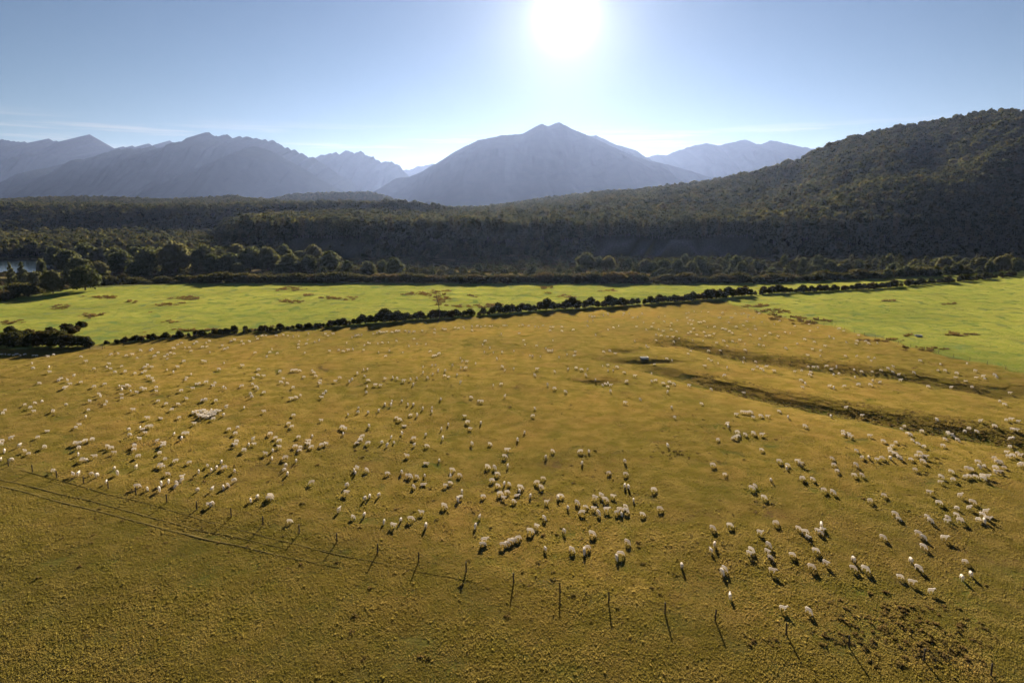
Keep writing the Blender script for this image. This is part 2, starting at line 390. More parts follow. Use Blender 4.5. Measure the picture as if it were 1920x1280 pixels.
set_reg(me, *pasture_reg(gx, gy))
bm = bmesh.new(); bm.from_mesh(me); bmesh.ops.delete(bm, geom=[v for v in bm.verts if not v.link_faces], context='VERTS'); bm.to_mesh(me); bm.free()
tag(link('pasture', me), 'golden grazed sheep paddock with bright green paddocks behind and right', 'pasture', kind='structure')

ax = np.concatenate([-np.geomspace(21000, 2600, 26), np.arange(-2500, 2500, 14), np.geomspace(2600, 21000, 26)])
ay = np.concatenate([np.linspace(-2500, -100, 12), np.arange(-60, 2900, 11), np.arange(2900, 4600, 40), np.geomspace(4700, 25500, 26)])
ox, oy, of = grid(ax, ay)
oz = height(ox, oy)
inside = S((445 - oy) / 10) * S((oy - 20) / 10) * S((35 + oy * 1.0 - np.abs(ox)) / 14) * S((ox + 338) / 10) * S((438 - ox) / 10)
oz = oz - 1.8 * inside
em = edge_m(ox, oy)
bpx, bpy_ = to_px(ox, np.maximum(oy, 1), oz)
bank = S((em + .25) / .3) * S((1.15 - em) / .2) * (S((bpx - 1105) / 30) * S((1410 - bpx) / 40) + .5 * S((bpx - 530) / 20) * S((690 - bpx) / 30))
bank = bank * (oy < 770)
me = mesh_from('ground', np.stack([ox, oy, oz], 1), of, M_LAND, True)
set_reg(me, np.maximum(S((em + .4) / .5), S((oy - 690) / 10)), bank, np.zeros_like(bank))
tag(link('ground', me), 'dark forest floor and brown river flats reaching to the mountains', 'ground', kind='structure')

wx, wy, wf = grid(np.linspace(-1000, -290, 12), np.linspace(495, 694, 6))
tag(link('river', mesh_from('river', np.stack([wx, wy, np.full_like(wx, -9.4)], 1), wf, M_WATER)), 'blue river bend behind the trees at far left', 'river', kind='structure')

# ------------------------------------------------------------------ mountains
def mountain(label, pts, D, width, seed, rough=9.0, jag=1.0):
    p = np.array(pts, float)
    u = np.arange(p[0, 0], p[-1, 0] + .1, 2.0)
    py = np.interp(u, p[:, 0], p[:, 1])
    k = np.ones(5) / 5; pys = np.convolve(np.pad(py, 2, 'edge'), k, 'valid'); py = .8 * py + .2 * pys
    py = py - jag * (fbm(u / 7, u * 0, seed, 4) - .5) * 5.0
    cxw, cyw, czw = at_dist(u, py, D)
    czw = np.maximum(czw, 20)
    n = len(u); V = np.concatenate([np.linspace(-1, 0, 36), np.linspace(0, 1, 10)[1:]])
    U, VV = np.meshgrid(np.arange(n), V); av = np.abs(VV)
    zc = czw[U]; xx = cxw[U]; yy = cyw[U] + VV * width * (.35 + .65 * np.clip(zc / czw.max(), 0, 1))
    sp = 1 - np.abs(fbm(xx / (width * .22), yy / (width * .55), seed + 3, 5) - .5) * 4
    zz = zc * np.clip(1 - av, 0, 1) ** 1.05 * (1 + .55 * sp * np.clip(av * 2.2, 0, 1) * (1 - .5 * av)) * np.where(VV == 0, 1, 1)
    zz = np.minimum(zz, zc * (1.0 - .6 * av)) - 6 * av
    zz = zz + 25 * av * (1 - av) * (fbm(xx / 400, yy / 400, seed + 9, 4) - .5)
    zz = np.maximum(zz, -2.0)
    xx = xx + width * .10 * av * (fbm(xx / 1500, yy / 1500, seed + 5, 2) - .5)
    i = np.arange(n * len(V)).reshape(len(V), n)
    F = np.stack([i[:-1, :-1].ravel(), i[:-1, 1:].ravel(), i[1:, 1:].ravel(), i[1:, :-1].ravel()], 1)
    o = link('mountain_range', mesh_from('mountain_range', np.stack([xx.ravel(), yy.ravel(), zz.ravel()], 1), F, M_MOUNT, True))
    tag(o, label, 'mountain', 'mountains on the skyline', 'structure')
mountain('jagged pale blue range at the far left of the skyline', [(-260, 300), (-180, 270), (-90, 280), (-40, 264), (0, 262), (22, 262), (45, 267), (60, 275), (67, 273), (85, 264), (92, 265), (115, 268), (145, 270), (155, 262), (168, 259), (185, 268), (200, 277), (250, 279), (285, 277), (300, 274), (335, 267), (360, 270), (420, 300)], 11600, 3200, 3, jag=4.0)
mountain('broad blue mountain with a flat rocky top left of centre', [(-120, 372), (0, 352), (60, 335), (115, 310), (170, 302), (200, 287), (240, 279), (265, 280), (320, 274), (355, 268), (378, 254), (390, 252), (405, 255), (425, 252), (438, 257), (450, 259), (475, 256), (497, 263), (510, 261), (525, 270), (535, 279), (553, 284), (570, 290), (590, 298), (600, 305), (640, 330), (690, 370)], 8900, 2600, 13, jag=2.6)
mountain('darker triangular spur below the flat topped blue mountain', [(200, 386), (280, 362), (340, 332), (400, 302), (440, 286), (477, 273), (510, 284), (560, 311), (610, 341), (660, 368), (700, 384)], 7700, 2000, 23, jag=.4)
mountain('hazy double peak in the gap left of the central mountain', [(540, 350), (575, 310), (593, 299), (610, 290), (630, 284), (640, 287), (653, 283), (662, 286), (672, 284), (690, 292), (700, 295), (705, 302), (733, 304), (750, 312), (763, 328), (800, 366), (840, 385)], 10600, 2400, 33, jag=2.2)
mountain('faintest tiny peaks far off in the valley gap', [(700, 350), (740, 322), (755, 318), (768, 320), (780, 312), (795, 312), (805, 308), (812, 307), (830, 315), (880, 345)], 13500, 2400, 43)
mountain('thin ridge behind the right shoulder of the central mountain', [(1040, 300), (1080, 262), (1097, 254), (1118, 254), (1135, 262), (1150, 270), (1195, 283), (1207, 292), (1240, 312), (1300, 345)], 9000, 2000, 53, jag=.5)
mountain('large twin topped central mountain below the sun', [(600, 392), (650, 382), (690, 368), (743, 334), (767, 332), (790, 322), (820, 305), (857, 282), (897, 263), (940, 254), (980, 251), (1000, 240), (1017, 232), (1028, 237), (1048, 229), (1073, 242), (1097, 252), (1120, 262), (1153, 277), (1180, 290), (1213, 300), (1250, 308), (1300, 322), (1340, 336), (1430, 352), (1520, 372)], 7300, 2500, 63, jag=.45)
mountain('hazy three humped range between the central mountain and the wooded hill', [(1120, 345), (1180, 305), (1220, 293), (1235, 290), (1250, 291), (1265, 285), (1280, 280), (1305, 272), (1325, 268), (1345, 272), (1352, 272), (1375, 266), (1393, 262), (1405, 264), (1417, 271), (1430, 270), (1447, 263), (1465, 267), (1490, 273), (1528, 280), (1600, 300), (1720, 340), (1850, 375)], 10600, 2700, 73, jag=.6)

# ------------------------------------------------------------------ foliage meshes
def quads(P, N, size, r):
    n = len(P); A = np.cross(N, r.normal(size=(n, 3))); A /= np.linalg.norm(A, axis=1, keepdims=True) + 1e-9
    B = np.cross(N, A); s = size * r.uniform(.55, 1.3, (n, 1)); A *= s * .5; B *= s * .5 * r.uniform(.6, 1.0, (n, 1))
    fold = N * s * .14
    V = np.stack([P - A - B, P + A * .8 - B + fold, P + A + B, P - A * .7 + B - fold], 1).reshape(-1, 3)
    return V, np.arange(4 * n).reshape(n, 4)
def crown(name, seed, Rr, H, base, n, leaf, shape='round', mat=None, lobes=14, tilt=.35):
    r = np.random.default_rng(seed)
    L = []
    for i in range(lobes):
        if shape == 'cone':
            f = i / lobes; a = i * 2.4 + r.uniform(0, .8); w = Rr * (1 - f) ** .85
            L.append((w * .55 * math.cos(a), w * .55 * math.sin(a), base + (H - base) * (f * .93 + .04), max(.14 * Rr, w * .62)))
        else:
            a = i * 2.4 + r.uniform(0, .7); f = (i + .5) / lobes; q = r.uniform(.50, .72)
            rad = r.uniform(.36, .52) * Rr * (1.15 if shape == 'bush' else 1.0); rad = min(rad, (H - base) * .42)
            prof = math.sqrt(max(0, 1 - f ** 2.0)) * (.75 + .25 * min(1, f * 5))
            L.append((Rr * q * prof * math.cos(a), Rr * q * prof * math.sin(a), base + rad * .75 + f * (H - base - 1.65 * rad), rad * (1 - .18 * f)))
    L = np.array(L); P = []; Nn = []; tot = 0
    while tot < n:
        m = n; li = r.integers(0, len(L), m); d = r.normal(size=(m, 3)); d /= np.linalg.norm(d, axis=1, keepdims=True)
        p = L[li, :3] + d * L[li, 3:4] * r.uniform(.82, 1.06, (m, 1)) * np.array([1, 1, .85])
        dist = np.linalg.norm(p[:, None, :] - L[None, :, :3], axis=2) / L[None, :, 3]
        ok = (dist.min(1) > .72) & (p[:, 2] > base * .25)
        P.append(p[ok]); Nn.append(d[ok] + r.normal(size=(ok.sum(), 3)) * tilt); tot += ok.sum()
    P = np.concatenate(P)[:n]; Nn = np.concatenate(Nn)[:n]; Nn /= np.linalg.norm(Nn, axis=1, keepdims=True)
    V, F = quads(P, Nn, leaf, r)
    # solid lumps added inside the lobes to block light through gaps between leaves
    ico = bmesh.new(); bmesh.ops.create_icosphere(ico, subdivisions=1, radius=1); iv = np.array([v.co[:] for v in ico.verts]); fi = np.array([[v.index for v in f.verts] for f in ico.faces]); ico.free()
    fi4 = np.concatenate([fi, fi[:, 2:3]], 1)
    me = None
    vs_, fs_ = [V], [F]; off = len(V)
    tri_v, tri_f = [], []
    for x, y, z, q in L:
        tri_v.append(np.array([x, y, z]) + iv * q * .80 * np.array([1, 1, .85]) * r.uniform(.9, 1.08, (len(iv), 1))); 
    me = bpy.data.meshes.new(name)
    allv = np.concatenate([V] + tri_v); faces = [tuple(f) for f in F]
    for k in range(len(L)):
        o = len(V) + k * len(iv); faces += [(a + o, b + o, c_ + o) for a, b, c_ in fi]
    me.from_pydata([tuple(v) for v in allv], [], faces); me.materials.append(mat)
    return me
def trunk(name, h, r0, seed, forks=3, top=None):
    bm = bmesh.new(); rr = random.Random(seed); top = top or h
    lean = (rr.uniform(-.06, .06) * h, rr.uniform(-.06, .06) * h)
    tube(bm, [(0, 0, -.4), (lean[0] * .4, lean[1] * .4, h * .45), (lean[0], lean[1], h)], [r0 * 1.25, r0 * .8, r0 * .35], 6)
    for k in range(forks):
        a = rr.uniform(0, 6.28); z = h * rr.uniform(.35, .7); l = h * rr.uniform(.25, .4)
        tube(bm, [(lean[0] * z / h, lean[1] * z / h, z), (math.cos(a) * l * .6, math.sin(a) * l * .6, z + l * .7)], [r0 * .45, r0 * .16], 5)
    return bm_mesh(name, bm, M_BARK)

SRC = bpy.data.collections.new('foliage_sources')       # not linked: only feeds the scattered stuff
def source_coll(name, meshes):
    c_ = bpy.data.collections.new(name)
    for i, m in enumerate(meshes):
        o = bpy.data.objects.new('%s_%02d' % (name, i), m); c_.objects.link(o)
    return c_
def scatter(name, P, rot, scl, coll, nvar, label, cat, fallback_mat):
    me = bpy.data.meshes.new(name); me.vertices.add(len(P)); me.vertices.foreach_set('co', np.asarray(P, np.float32).ravel())
    for nm, typ, key, val in (('rot', 'FLOAT_VECTOR', 'vector', rot), ('scl', 'FLOAT_VECTOR', 'vector', scl), ('idx', 'INT', 'value', rng.integers(0, nvar, len(P)))):
        a = me.attributes.new(nm, typ, 'POINT'); a.data.foreach_set(key, np.asarray(val, np.int32 if typ == 'INT' else np.float32).ravel())
    me.materials.append(fallback_mat)
    o = link(name, me)
    ng = bpy.data.node_groups.new(name + '_scatter', 'GeometryNodeTree')
    ng.interface.new_socket('Geometry', in_out='INPUT', socket_type='NodeSocketGeometry'); ng.interface.new_socket('Geometry', in_out='OUTPUT', socket_type='NodeSocketGeometry')
    N = ng.nodes; gi = N.new('NodeGroupInput'); go = N.new('NodeGroupOutput'); ip = N.new('GeometryNodeInstanceOnPoints')
    ci = N.new('GeometryNodeCollectionInfo'); ci.inputs['Collection'].default_value = coll; ci.inputs['Separate Children'].default_value = True; ci.inputs['Reset Children'].default_value = True
    def na(nm, dt_):
        q = N.new('GeometryNodeInputNamedAttribute'); q.data_type = dt_; q.inputs['Name'].default_value = nm; return q.outputs[0]
    ng.links.new(gi.outputs[0], ip.inputs['Points']); ng.links.new(ci.outputs[0], ip.inputs['Instance']); ip.inputs['Pick Instance'].default_value = True
    ng.links.new(na('idx', 'INT'), ip.inputs['Instance Index']); ng.links.new(na('scl', 'FLOAT_VECTOR'), ip.inputs['Scale'])
    e2r = N.new('FunctionNodeEulerToRotation'); ng.links.new(na('rot', 'FLOAT_VECTOR'), e2r.inputs[0]); ng.links.new(e2r.outputs[0], ip.inputs['Rotation'])
    ng.links.new(ip.outputs[0], go.inputs[0])
    md = o.modifiers.new('scatter', 'NODES'); md.node_group = ng
    tag(o, label, cat, kind='stuff')
    return o

# ------------------------------------------------------------------ forest as one mass
FOR = []
for i in range(7):
    cm = crown('forest_crown', 100 + i, 4.8, 15, 3.0, 260, 1.35, 'round', M_FOREST, 15, .4)
    FOR.append(cm)
bmt = bmesh.new(); tube(bmt, [(0, 0, -1), (0, 0, 9)], [.28, .16], 5)
tme = bm_mesh('forest_trunk', bmt, M_BARK)
def with_trunk(cm):
    bm = bmesh.new(); bm.from_mesh(cm); n0 = len(bm.faces); bm.from_mesh(tme); bm.faces.ensure_lookup_table()
    for f in bm.faces[n0:]: f.material_index = 1
    bm.to_mesh(cm); bm.free(); cm.materials.append(M_BARK); return cm
FORC = source_coll('forest_source', [with_trunk(m) for m in FOR])
def jgrid(x0, x1, y0, y1, sp, amt=.45):
    X, Y = np.meshgrid(np.arange(x0, x1, sp), np.arange(y0, y1, sp)); X = X.ravel(); Y = Y.ravel()
    return X + rng.uniform(-amt, amt, len(X)) * sp, Y + rng.uniform(-amt, amt, len(Y)) * sp
FP, FS = [], []
for y0, y1, sp, sc_ in ((665, 1000, 8.0, 1.14), (1000, 1600, 10.6, 1.50), (1600, 2450, 12.5, 1.7), (2450, 4200, 16, 1.9)):
    x, y = jgrid(-y1 * .88, y1 * .92, y0, y1, sp)
    s = x / y; D = np.interp(s, CS, CD); em = edge_m(x, y)
    ok = (np.abs(s) < .88)
    hill = em > .05
    px_, _ = to_px(x, y, 5.0)
    bare = (em < 1.6) & (y < 770) & (((px_ > 1095) & (px_ < 1425)) | ((px_ > 535) & (px_ < 690)))
    ok &= ~bare
    ok &= np.where(hill & (s > -.1), y < D + 45, True)
    ok &= hill | ((em < -.2) & (y > 694) & (x < -150))
    x, y = x[ok], y[ok]; z = height(x, y)
    FP.append(np.stack([x, y, z - .6], 1)); q = sc_ * rng.uniform(.7, 1.22, len(x)); q *= .85 + .35 * fbm(x / 120, y / 120, 61, 3); q *= np.where(em[ok] < 1.2, .8, 1.0)
    FS.append(np.stack([q * rng.uniform(.9, 1.15, len(x)), q * rng.uniform(.9, 1.15, len(x)), q / sc_ ** .6 * rng.uniform(.8, 1.2, len(x))], 1))
# smaller trees clothing the terrace face, leaving the slips bare
x, y = jgrid(-330, 700, 660, 730, 4.6); em = edge_m(x, y); px_, _ = to_px(x, y, 0.0)
ok = (em > -.35) & (em < 1.15) & ~(((px_ > 1110) & (px_ < 1410)) | ((px_ > 545) & (px_ < 680))); x, y = x[ok], y[ok]
q = rng.uniform(.5, .85, len(x)); FP.append(np.stack([x, y, height(x, y) - .8], 1)); FS.append(np.stack([q * 1.05, q * 1.05, q * rng.uniform(.8, 1.15, len(x))], 1))
FP = np.concatenate(FP); FS = np.concatenate(FS)
print('forest', len(FP))
scatter('forest', FP, np.stack([rng.uniform(-.05, .05, len(FP)), rng.uniform(-.05, .05, len(FP)), rng.uniform(0, 6.28, len(FP))], 1), FS, FORC, len(FOR),
        'dense dark evergreen forest covering the hill and the flats behind', 'forest', M_FOREST)

# ------------------------------------------------------------------ trees and shrubs that can be told apart
T_ROUND = [crown('crown', 200 + i, 4.5, 8.5, .5, 700, .62, 'round', M_TREE, 18, .6) for i in range(7)]
T_CONE = [crown('crown', 220 + i, 2.6, 8.5, .7, 460, .5, 'cone', M_TREE, 14, .6) for i in range(5)]
T_BUSH = [crown('crown', 240 + i, 4.2, 4.2, .2, 560, .5, 'bush', M_BUSH, 16, .6) for i in range(6)]
T_HEDGE = [crown('crown', 260 + i, 2.0, 4.2, .15, 700, .32, 'round', M_HEDGE, 16) for i in range(7)]
T_BEECH = [crown('crown', 280 + i, 4.6, 21, 2.0, 760, .95, 'round', M_FOREST, 24) for i in range(6)]
K_TREE = [trunk('trunk', 5.5, .22, i) for i in range(4)]
K_HEDGE = [trunk('trunk', 2.6, .09, 10 + i, 4) for i in range(4)]
K_BEECH = [trunk('trunk', 14, .30, 20 + i, 2) for i in range(4)]
class Kind: pass
def plant(name, crowns, trunks, x, y, s, label, cat, group, i, sink=.1):
    z = float(height(x, y)) - sink
    e = link(name, None, (float(x), float(y), z), rng.uniform(0, 6.28), s)
    e.empty_display_size = .3
    link('crown', crowns[i % len(crowns)], parent=e); link('trunk', trunks[(i * 7) % len(trunks)], parent=e)
    return tag(e, label, cat, group)

# hedge between the paddocks: photo x of the shrubs, size grows where the photo shows trees
hx = []
px = 192.0
while px < 1905:
    hgt_px = np.interp(px, [190, 330, 430, 520, 640, 720, 760, 900, 1000, 1080, 1200, 1240, 1290, 1370, 1500, 1700, 1900], [12, 12, 13, 13, 14, 26, 15, 17, 22, 22, 26, 18, 16, 20, 14, 13, 11])
    hx.append((px, hgt_px * random.choice([random.uniform(.55, .9), random.uniform(.85, 1.15), random.uniform(1.1, 1.45)])))
    px += hgt_px * random.uniform(.36, .60) * (1.6 if (300 < px < 450 and random.random() < .5) or (random.random() < .06) else 1)
hs = []
for px, hp in hx:
    py = np.interp(px, [187, 310, 450, 640, 807, 973, 1140, 1280, 1447, 1613, 1780, 1913], [647, 635, 625, 612, 598, 586, 575, 566, 551, 544, 531, 518]) - 1
    x, y, z = ground_pt(px, py); hs.append((float(x), float(y + random.uniform(-1.6, 2.0)), hp / FPX * float(y) * .90 / 4.4))
n = len(hs)
for i, (x, y, s) in enumerate(hs):
    where = '%s shrub from the left' % ordinal(i + 1) if i < n / 2 else '%s shrub from the right' % ordinal(n - i)
    plant('hedge_shrub', T_HEDGE, K_HEDGE, x, y, (s * random.uniform(.8, 1.35), s * random.uniform(.9, 1.3), s), 'dark ' + where + ' in the hedge row between the paddocks', 'shrub', 'shrubs in the hedge between the paddocks', i)
# thicket at the left end of the hedge
th = [(8, 648, 26), (26, 650, 30), (45, 645, 26), (20, 628, 18), (62, 650, 28), (80, 649, 30), (95, 648, 30), (112, 650, 30), (128, 651, 26), (145, 650, 22), (160, 649, 20), (168, 650, 14), (35, 640, 22), (55, 636, 20), (72, 638, 18), (88, 640, 20),
      (95, 628, 16), (105, 632, 15), (118, 634, 16), (122, 618, 13), (131, 618, 12), (128, 624, 13), (136, 626, 13), (143, 622, 12), (151, 614, 13), (157, 613, 11), (100, 636, 18)]
th.sort()
for i, (px, py, hp) in enumerate(th):
    x, y, z = ground_pt(px, py); s = hp / FPX * float(y) / 3.8
    plant('thicket_shrub', T_HEDGE, K_HEDGE, x, y, (s * 1.35, s * 1.35, s), 'dark rounded shrub, %s from the left in the thicket at the hedge end' % ordinal(i + 1), 'shrub', 'shrubs in the thicket at far left', i + 3)

# low dark bush belt along the far side of the green paddock
bl = []
px = 2.0
while px < 1922:
    w = random.uniform(13, 20); hp = random.choice([random.uniform(10, 15), random.uniform(15, 20), random.uniform(19, 25)]) * (1.25 if px < 70 else 1) * (.8 if px > 1650 else 1)
    x = float(np.interp(px, [-60, 2000], [0, 1]))
    py = np.interp(px, [-250, 0, 60, 130, 200, 330, 1400, 1500, 1620, 1700, 1800, 1900, 2000], [585, 564, 551, 541, 534, 531, 531, 528, 523, 520, 511, 503, 497])
    x, y, z = ground_pt(px, py); bl.append((float(x), float(y) + random.uniform(0, 9), hp, w)); px += w
n = len(bl)
for i, (x, y, hp, w) in enumerate(bl):
    s = hp / FPX * y / 4.3
    where = '%s from the left' % ordinal(i + 1) if i < n / 2 else '%s from the right' % ordinal(n - i)
    plant('bush', T_BUSH, K_HEDGE, x, y, (s * random.uniform(.95, 1.3), s * random.uniform(.9, 1.2), s), 'low dark bush, %s in the belt beyond the paddocks' % where, 'bush', 'bushes in the belt beyond the green paddock', i)

# scattered trees on the river flats
tr = [(23, 537, 47, 24, 'c'), (45, 538, 49, 30, 'c'), (80, 522, 40, 20, 'r'), (70, 548, 42, 40, 'r'), (100, 550, 48, 46, 'r'), (160, 544, 50, 62, 'r'), (150, 532, 54, 56, 'r'), (186, 528, 42, 44, 'r'), (262, 522, 37, 50, 'r'), (378, 517, 27, 22, 'c'),
      (130, 512, 48, 54, 'r'), (230, 512, 46, 56, 'r'), (280, 512, 52, 60, 'r'), (330, 513, 64, 72, 'r'), (385, 512, 56, 64, 'r'), (400, 515, 42, 44, 'r'), (432, 513, 42, 46, 'r'), (470, 509, 49, 52, 'r'), (503, 509, 50, 52, 'r'), (545, 512, 40, 50, 'r'), (580, 510, 34, 40, 'r'), (618, 509, 42, 40, 'r'), (447, 517, 26, 28, 'r'), (525, 516, 22, 26, 'r'),
      (652, 513, 32, 30, 'r'), (690, 514, 32, 32, 'r'), (718, 513, 34, 26, 'r'), (740, 517, 42, 42, 'r'), (668, 517, 20, 24, 'r'), (636, 519, 18, 18, 'c'), (605, 518, 20, 24, 'r'), (765, 512, 30, 14, 'c'), (783, 512, 27, 14, 'c'), (811, 510, 20, 22, 'c'), (830, 508, 17, 18, 'r'), (868, 510, 19, 20, 'r'), (898, 505, 18, 18, 'r'), (912, 503, 30, 9, 'c'), (925, 502, 18, 10, 'c'), (938, 502, 18, 10, 'c'),
      (978, 500, 20, 18, 'r'), (997, 501, 26, 26, 'c'), (1012, 500, 18, 16, 'c'), (1050, 502, 26, 10, 'c'), (1063, 501, 18, 12, 'c'), (1098, 506, 40, 42, 'r'), (1122, 505, 32, 22, 'r'), (1140, 506, 34, 34, 'r'), (1164, 504, 34, 16, 'c'), (1176, 505, 29, 22, 'r'), (1192, 507, 26, 20, 'c')]
px = 1210.0
while px < 1914:
    tr.append((px, random.uniform(505, 514) - max(0, (px - 1650)) * .02, random.uniform(20, 38), random.uniform(18, 36), random.choice('rrrc'))); px += random.uniform(9, 17)
px = 650.0
while px < 1914:
    tr.append((px, random.uniform(511, 519) - max(0, (px - 1650)) * .05, random.uniform(13, 24), random.uniform(14, 26), random.choice('rrc'))); px += random.uniform(12, 24)
px = 1230.0
while px < 1914:
    tr.append((px, random.uniform(494, 503), random.uniform(16, 28), random.uniform(16, 26), random.choice('rc'))); px += random.uniform(12, 22)
px = 105.0
while px < 650:
    tr.append((px, random.uniform(500, 506) + max(0, 90 - px) * .0, random.uniform(34, 48), random.uniform(36, 52), 'r')); px += random.uniform(24, 40)
tr = [(a, b + (5 if a > 640 else 0), c_, d, e) for a, b, c_, d, e in tr]
for kind, nm, lab in (('r', 'broadleaf_tree', 'rounded olive green tree'), ('c', 'conical_tree', 'slender pointed dark tree')):
    T = sorted([t_ for t_ in tr if t_[4] == kind and not (t_[0] < 75 and 486 < t_[1] < 520)]); n = len(T)
    for i, (px, py, hp, wp, _k) in enumerate(T):
        x, y, z = ground_pt(px, py); hm = hp / FPX * float(y) * 1.05; wm = wp / FPX * float(y)
        where = '%s from the left' % ordinal(i + 1) if i < n / 2 else '%s from the right' % ordinal(n - i)
        w0 = 9.6 if kind == 'r' else 5.6
        plant(nm, T_ROUND if kind == 'r' else T_CONE, K_TREE, x, y, (wm / w0, wm / w0 * random.uniform(.9, 1.1), hm / 8.9), '%s, %s of its kind below the forest' % (lab, where), 'tree', 'rounded trees on the river flats' if kind == 'r' else 'pointed trees on the river flats', i)

# front rank of the forest along the terrace edge
fx = []
x = -295.0
while x < 536:
    yy = np.linspace(660, 765, 211); e = edge_m(np.full_like(yy, x), yy); k = np.argmax(e > 1.05)
    fx.append((x, float(yy[k]) + random.uniform(-1, 4) if e[k] > 1.05 else 716)); x += random.uniform(4.2, 7.6)
n = len(fx)
for i, (x, y) in enumerate(fx):
    where = '%s from the left' % ordinal(i + 1) if i < n / 2 else '%s from the right' % ordinal(n - i)
    s = random.uniform(.85, 1.12)
    plant('beech_tree', T_BEECH, K_BEECH, x, y, (s, s, s * random.uniform(.9, 1.1)), 'tall dark tree, %s in the front rank of the forest' % where, 'tree', 'trees in the front rank of the forest', i)

# low scrub over the flats
SCR = source_coll('scrub_source', [crown('scrub', 300 + i, 1.6, 2.2, .1, 90, .5, 'bush', M_TREE if i % 2 else M_BUSH, 7) for i in range(5)])
x, y = jgrid(-500, 590, 370, 690, 4.0)
ok = (y > belt_y(x) + 4) & (edge_m(x, y) < .9) & (np.abs(x / y) < .86) & (fbm(x / 22, y / 22, 71, 3) > .40) & (height(x, y) > -9.1)
ok &= ~((edge_m(x, y) > -.3) & (rng.uniform(size=len(x)) < .8))
x, y = x[ok], y[ok]; q = rng.uniform(.4, 1.25, len(x))
scatter('scrub', np.stack([x, y, height(x, y) - .1], 1), np.stack([q * 0, q * 0, rng.uniform(0, 6.28, len(x))], 1), np.stack([q, q, q * rng.uniform(.7, 1.3, len(x))], 1), SCR, 5, 'low brown and olive scrub covering the river flats', 'scrub', M_BUSH)

# ------------------------------------------------------------------ grass
def tufts(name, seed, n, rad, hlo, hhi, wid, mat, blades=4, nbig=0):
    r = np.random.default_rng(seed); V, F = [], []
    a = r.uniform(0, 6.28, n); d = rad * np.sqrt(r.uniform(0, 1, n)) * r.uniform(.8, 1, n)
    cx_, cy_ = d * np.cos(a), d * np.sin(a)
    for i in range(n):
        big = i < nbig
        h = r.uniform(hlo, hhi) * (.5 + r.uniform() ** 2) * (1.75 if big else 1); w = wid * r.uniform(.5, 1.3) * (1.6 if big else 1)
        for k in range(blades + (3 if big else 0)):
            t_ = r.uniform(0, 6.28); o = len(V); c_, s_ = math.cos(t_), math.sin(t_); ln = r.uniform(.2, .9) * w
            bx, by = cx_[i] + c_ * w * .2, cy_[i] + s_ * w * .2
            V += [(bx - s_ * w * .45, by + c_ * w * .45, -.03), (bx + s_ * w * .45, by - c_ * w * .45, -.03), (bx + c_ * ln + s_ * w * .25, by + s_ * ln - c_ * w * .25, h * r.uniform(.75, 1)), (bx + c_ * ln - s_ * w * .3, by + s_ * ln + c_ * w * .3, h * r.uniform(.6, 1))]
            F.append((o, o + 1, o + 2, o + 3))
    return mesh_from(name, V, F, mat)
G_GOLD = source_coll('grass_source', [tufts('grass_tufts', 400 + i, 2100, 3.0, .018, .075, .066, M_GRASS, 3, 70) for i in range(6)])
G_GREEN = source_coll('green_grass_source', [tufts('green_tufts', 420 + i, 900, 3.5, .02, .08, .13, M_GREEN, 3, 20) for i in range(5)])
G_RUSH = source_coll('rush_source', [tufts('rush_tufts', 440 + i, 26, 1.2, .4, .95, .32, M_RUSH, 6) for i in range(4)])
def lay_on(x, y, spin):                      # Euler angles that lay a patch on the slope and spin it about the slope's normal
    e = 1.0; gx_ = (height(x + e, y) - height(x - e, y)) / (2 * e); gy_ = (height(x, y + e) - height(x, y - e)) / (2 * e)
    n_ = np.stack([-gx_, -gy_, np.ones_like(gx_)], 1); n_ /= np.linalg.norm(n_, axis=1, keepdims=True)
    a = np.stack([np.cos(spin), np.sin(spin), np.zeros_like(spin)], 1); a -= n_ * (a * n_).sum(1, keepdims=True); a /= np.linalg.norm(a, axis=1, keepdims=True)
    b = np.cross(n_, a)                       # columns of the rotation matrix are a, b, n_
    return np.stack([np.arctan2(b[:, 2], n_[:, 2]), -np.arcsin(np.clip(a[:, 2], -1, 1)), np.arctan2(a[:, 1], a[:, 0])], 1)
def field(name, sp, cond, coll, nv, label, mat, y1, smin, smax, x0=-330, x1=430, y0=44):
    x, y = jgrid(x0, x1, y0, y1, sp, .6)
    ok = (np.abs(x) < 16 + y * .86) & cond(x, y); x, y = x[ok], y[ok]
    q = rng.uniform(smin, smax, len(x))
    print(name, len(x))
    scatter(name, np.stack([x, y, height(x, y)], 1), lay_on(x, y, rng.uniform(0, 6.28, len(x))), np.stack([q, q, q * rng.uniform(.7, 1.3, len(x))], 1), coll, nv, label, 'grass', mat)
isgreen = lambda x, y: (y > hedge_y(x)) | ((x > right_x(y)) & (y > 90))
field('dry_grass', 3.0, lambda x, y: ~isgreen(x, y), G_GOLD, 6, 'short golden tufted grass of the sheep paddock', M_GRASS, 330, .8, 1.3)
field('green_grass', 4.2, lambda x, y: isgreen(x, y) & (y < belt_y(x)), G_GREEN, 5, 'fresh green grass of the far and right paddocks', M_GREEN, 440, .8, 1.2)
x, y = jgrid(-330, 430, 150, 440, 1.5, .6); px_, py_ = to_px(x, y, np.zeros_like(x))
ok = (rush_mask(x, y) > rng.uniform(.5, 1.5, len(x))) & (np.abs(x) < 10 + y * .84); x, y = x[ok], y[ok]
rx = [x]; ry_ = [y]
x = np.concatenate(rx); y = np.concatenate(ry_); q = rng.uniform(.35, .9, len(x))
print('rushes', len(x))
scatter('rushes', np.stack([x, y, height(x, y)], 1), np.stack([q * 0, q * 0, rng.uniform(0, 6.28, len(x))], 1), np.stack([q, q, q * rng.uniform(.5, 1.1, len(x))], 1), G_RUSH, 4, 'brown rush clumps in damp hollows of the paddocks', 'rushes', M_RUSH)

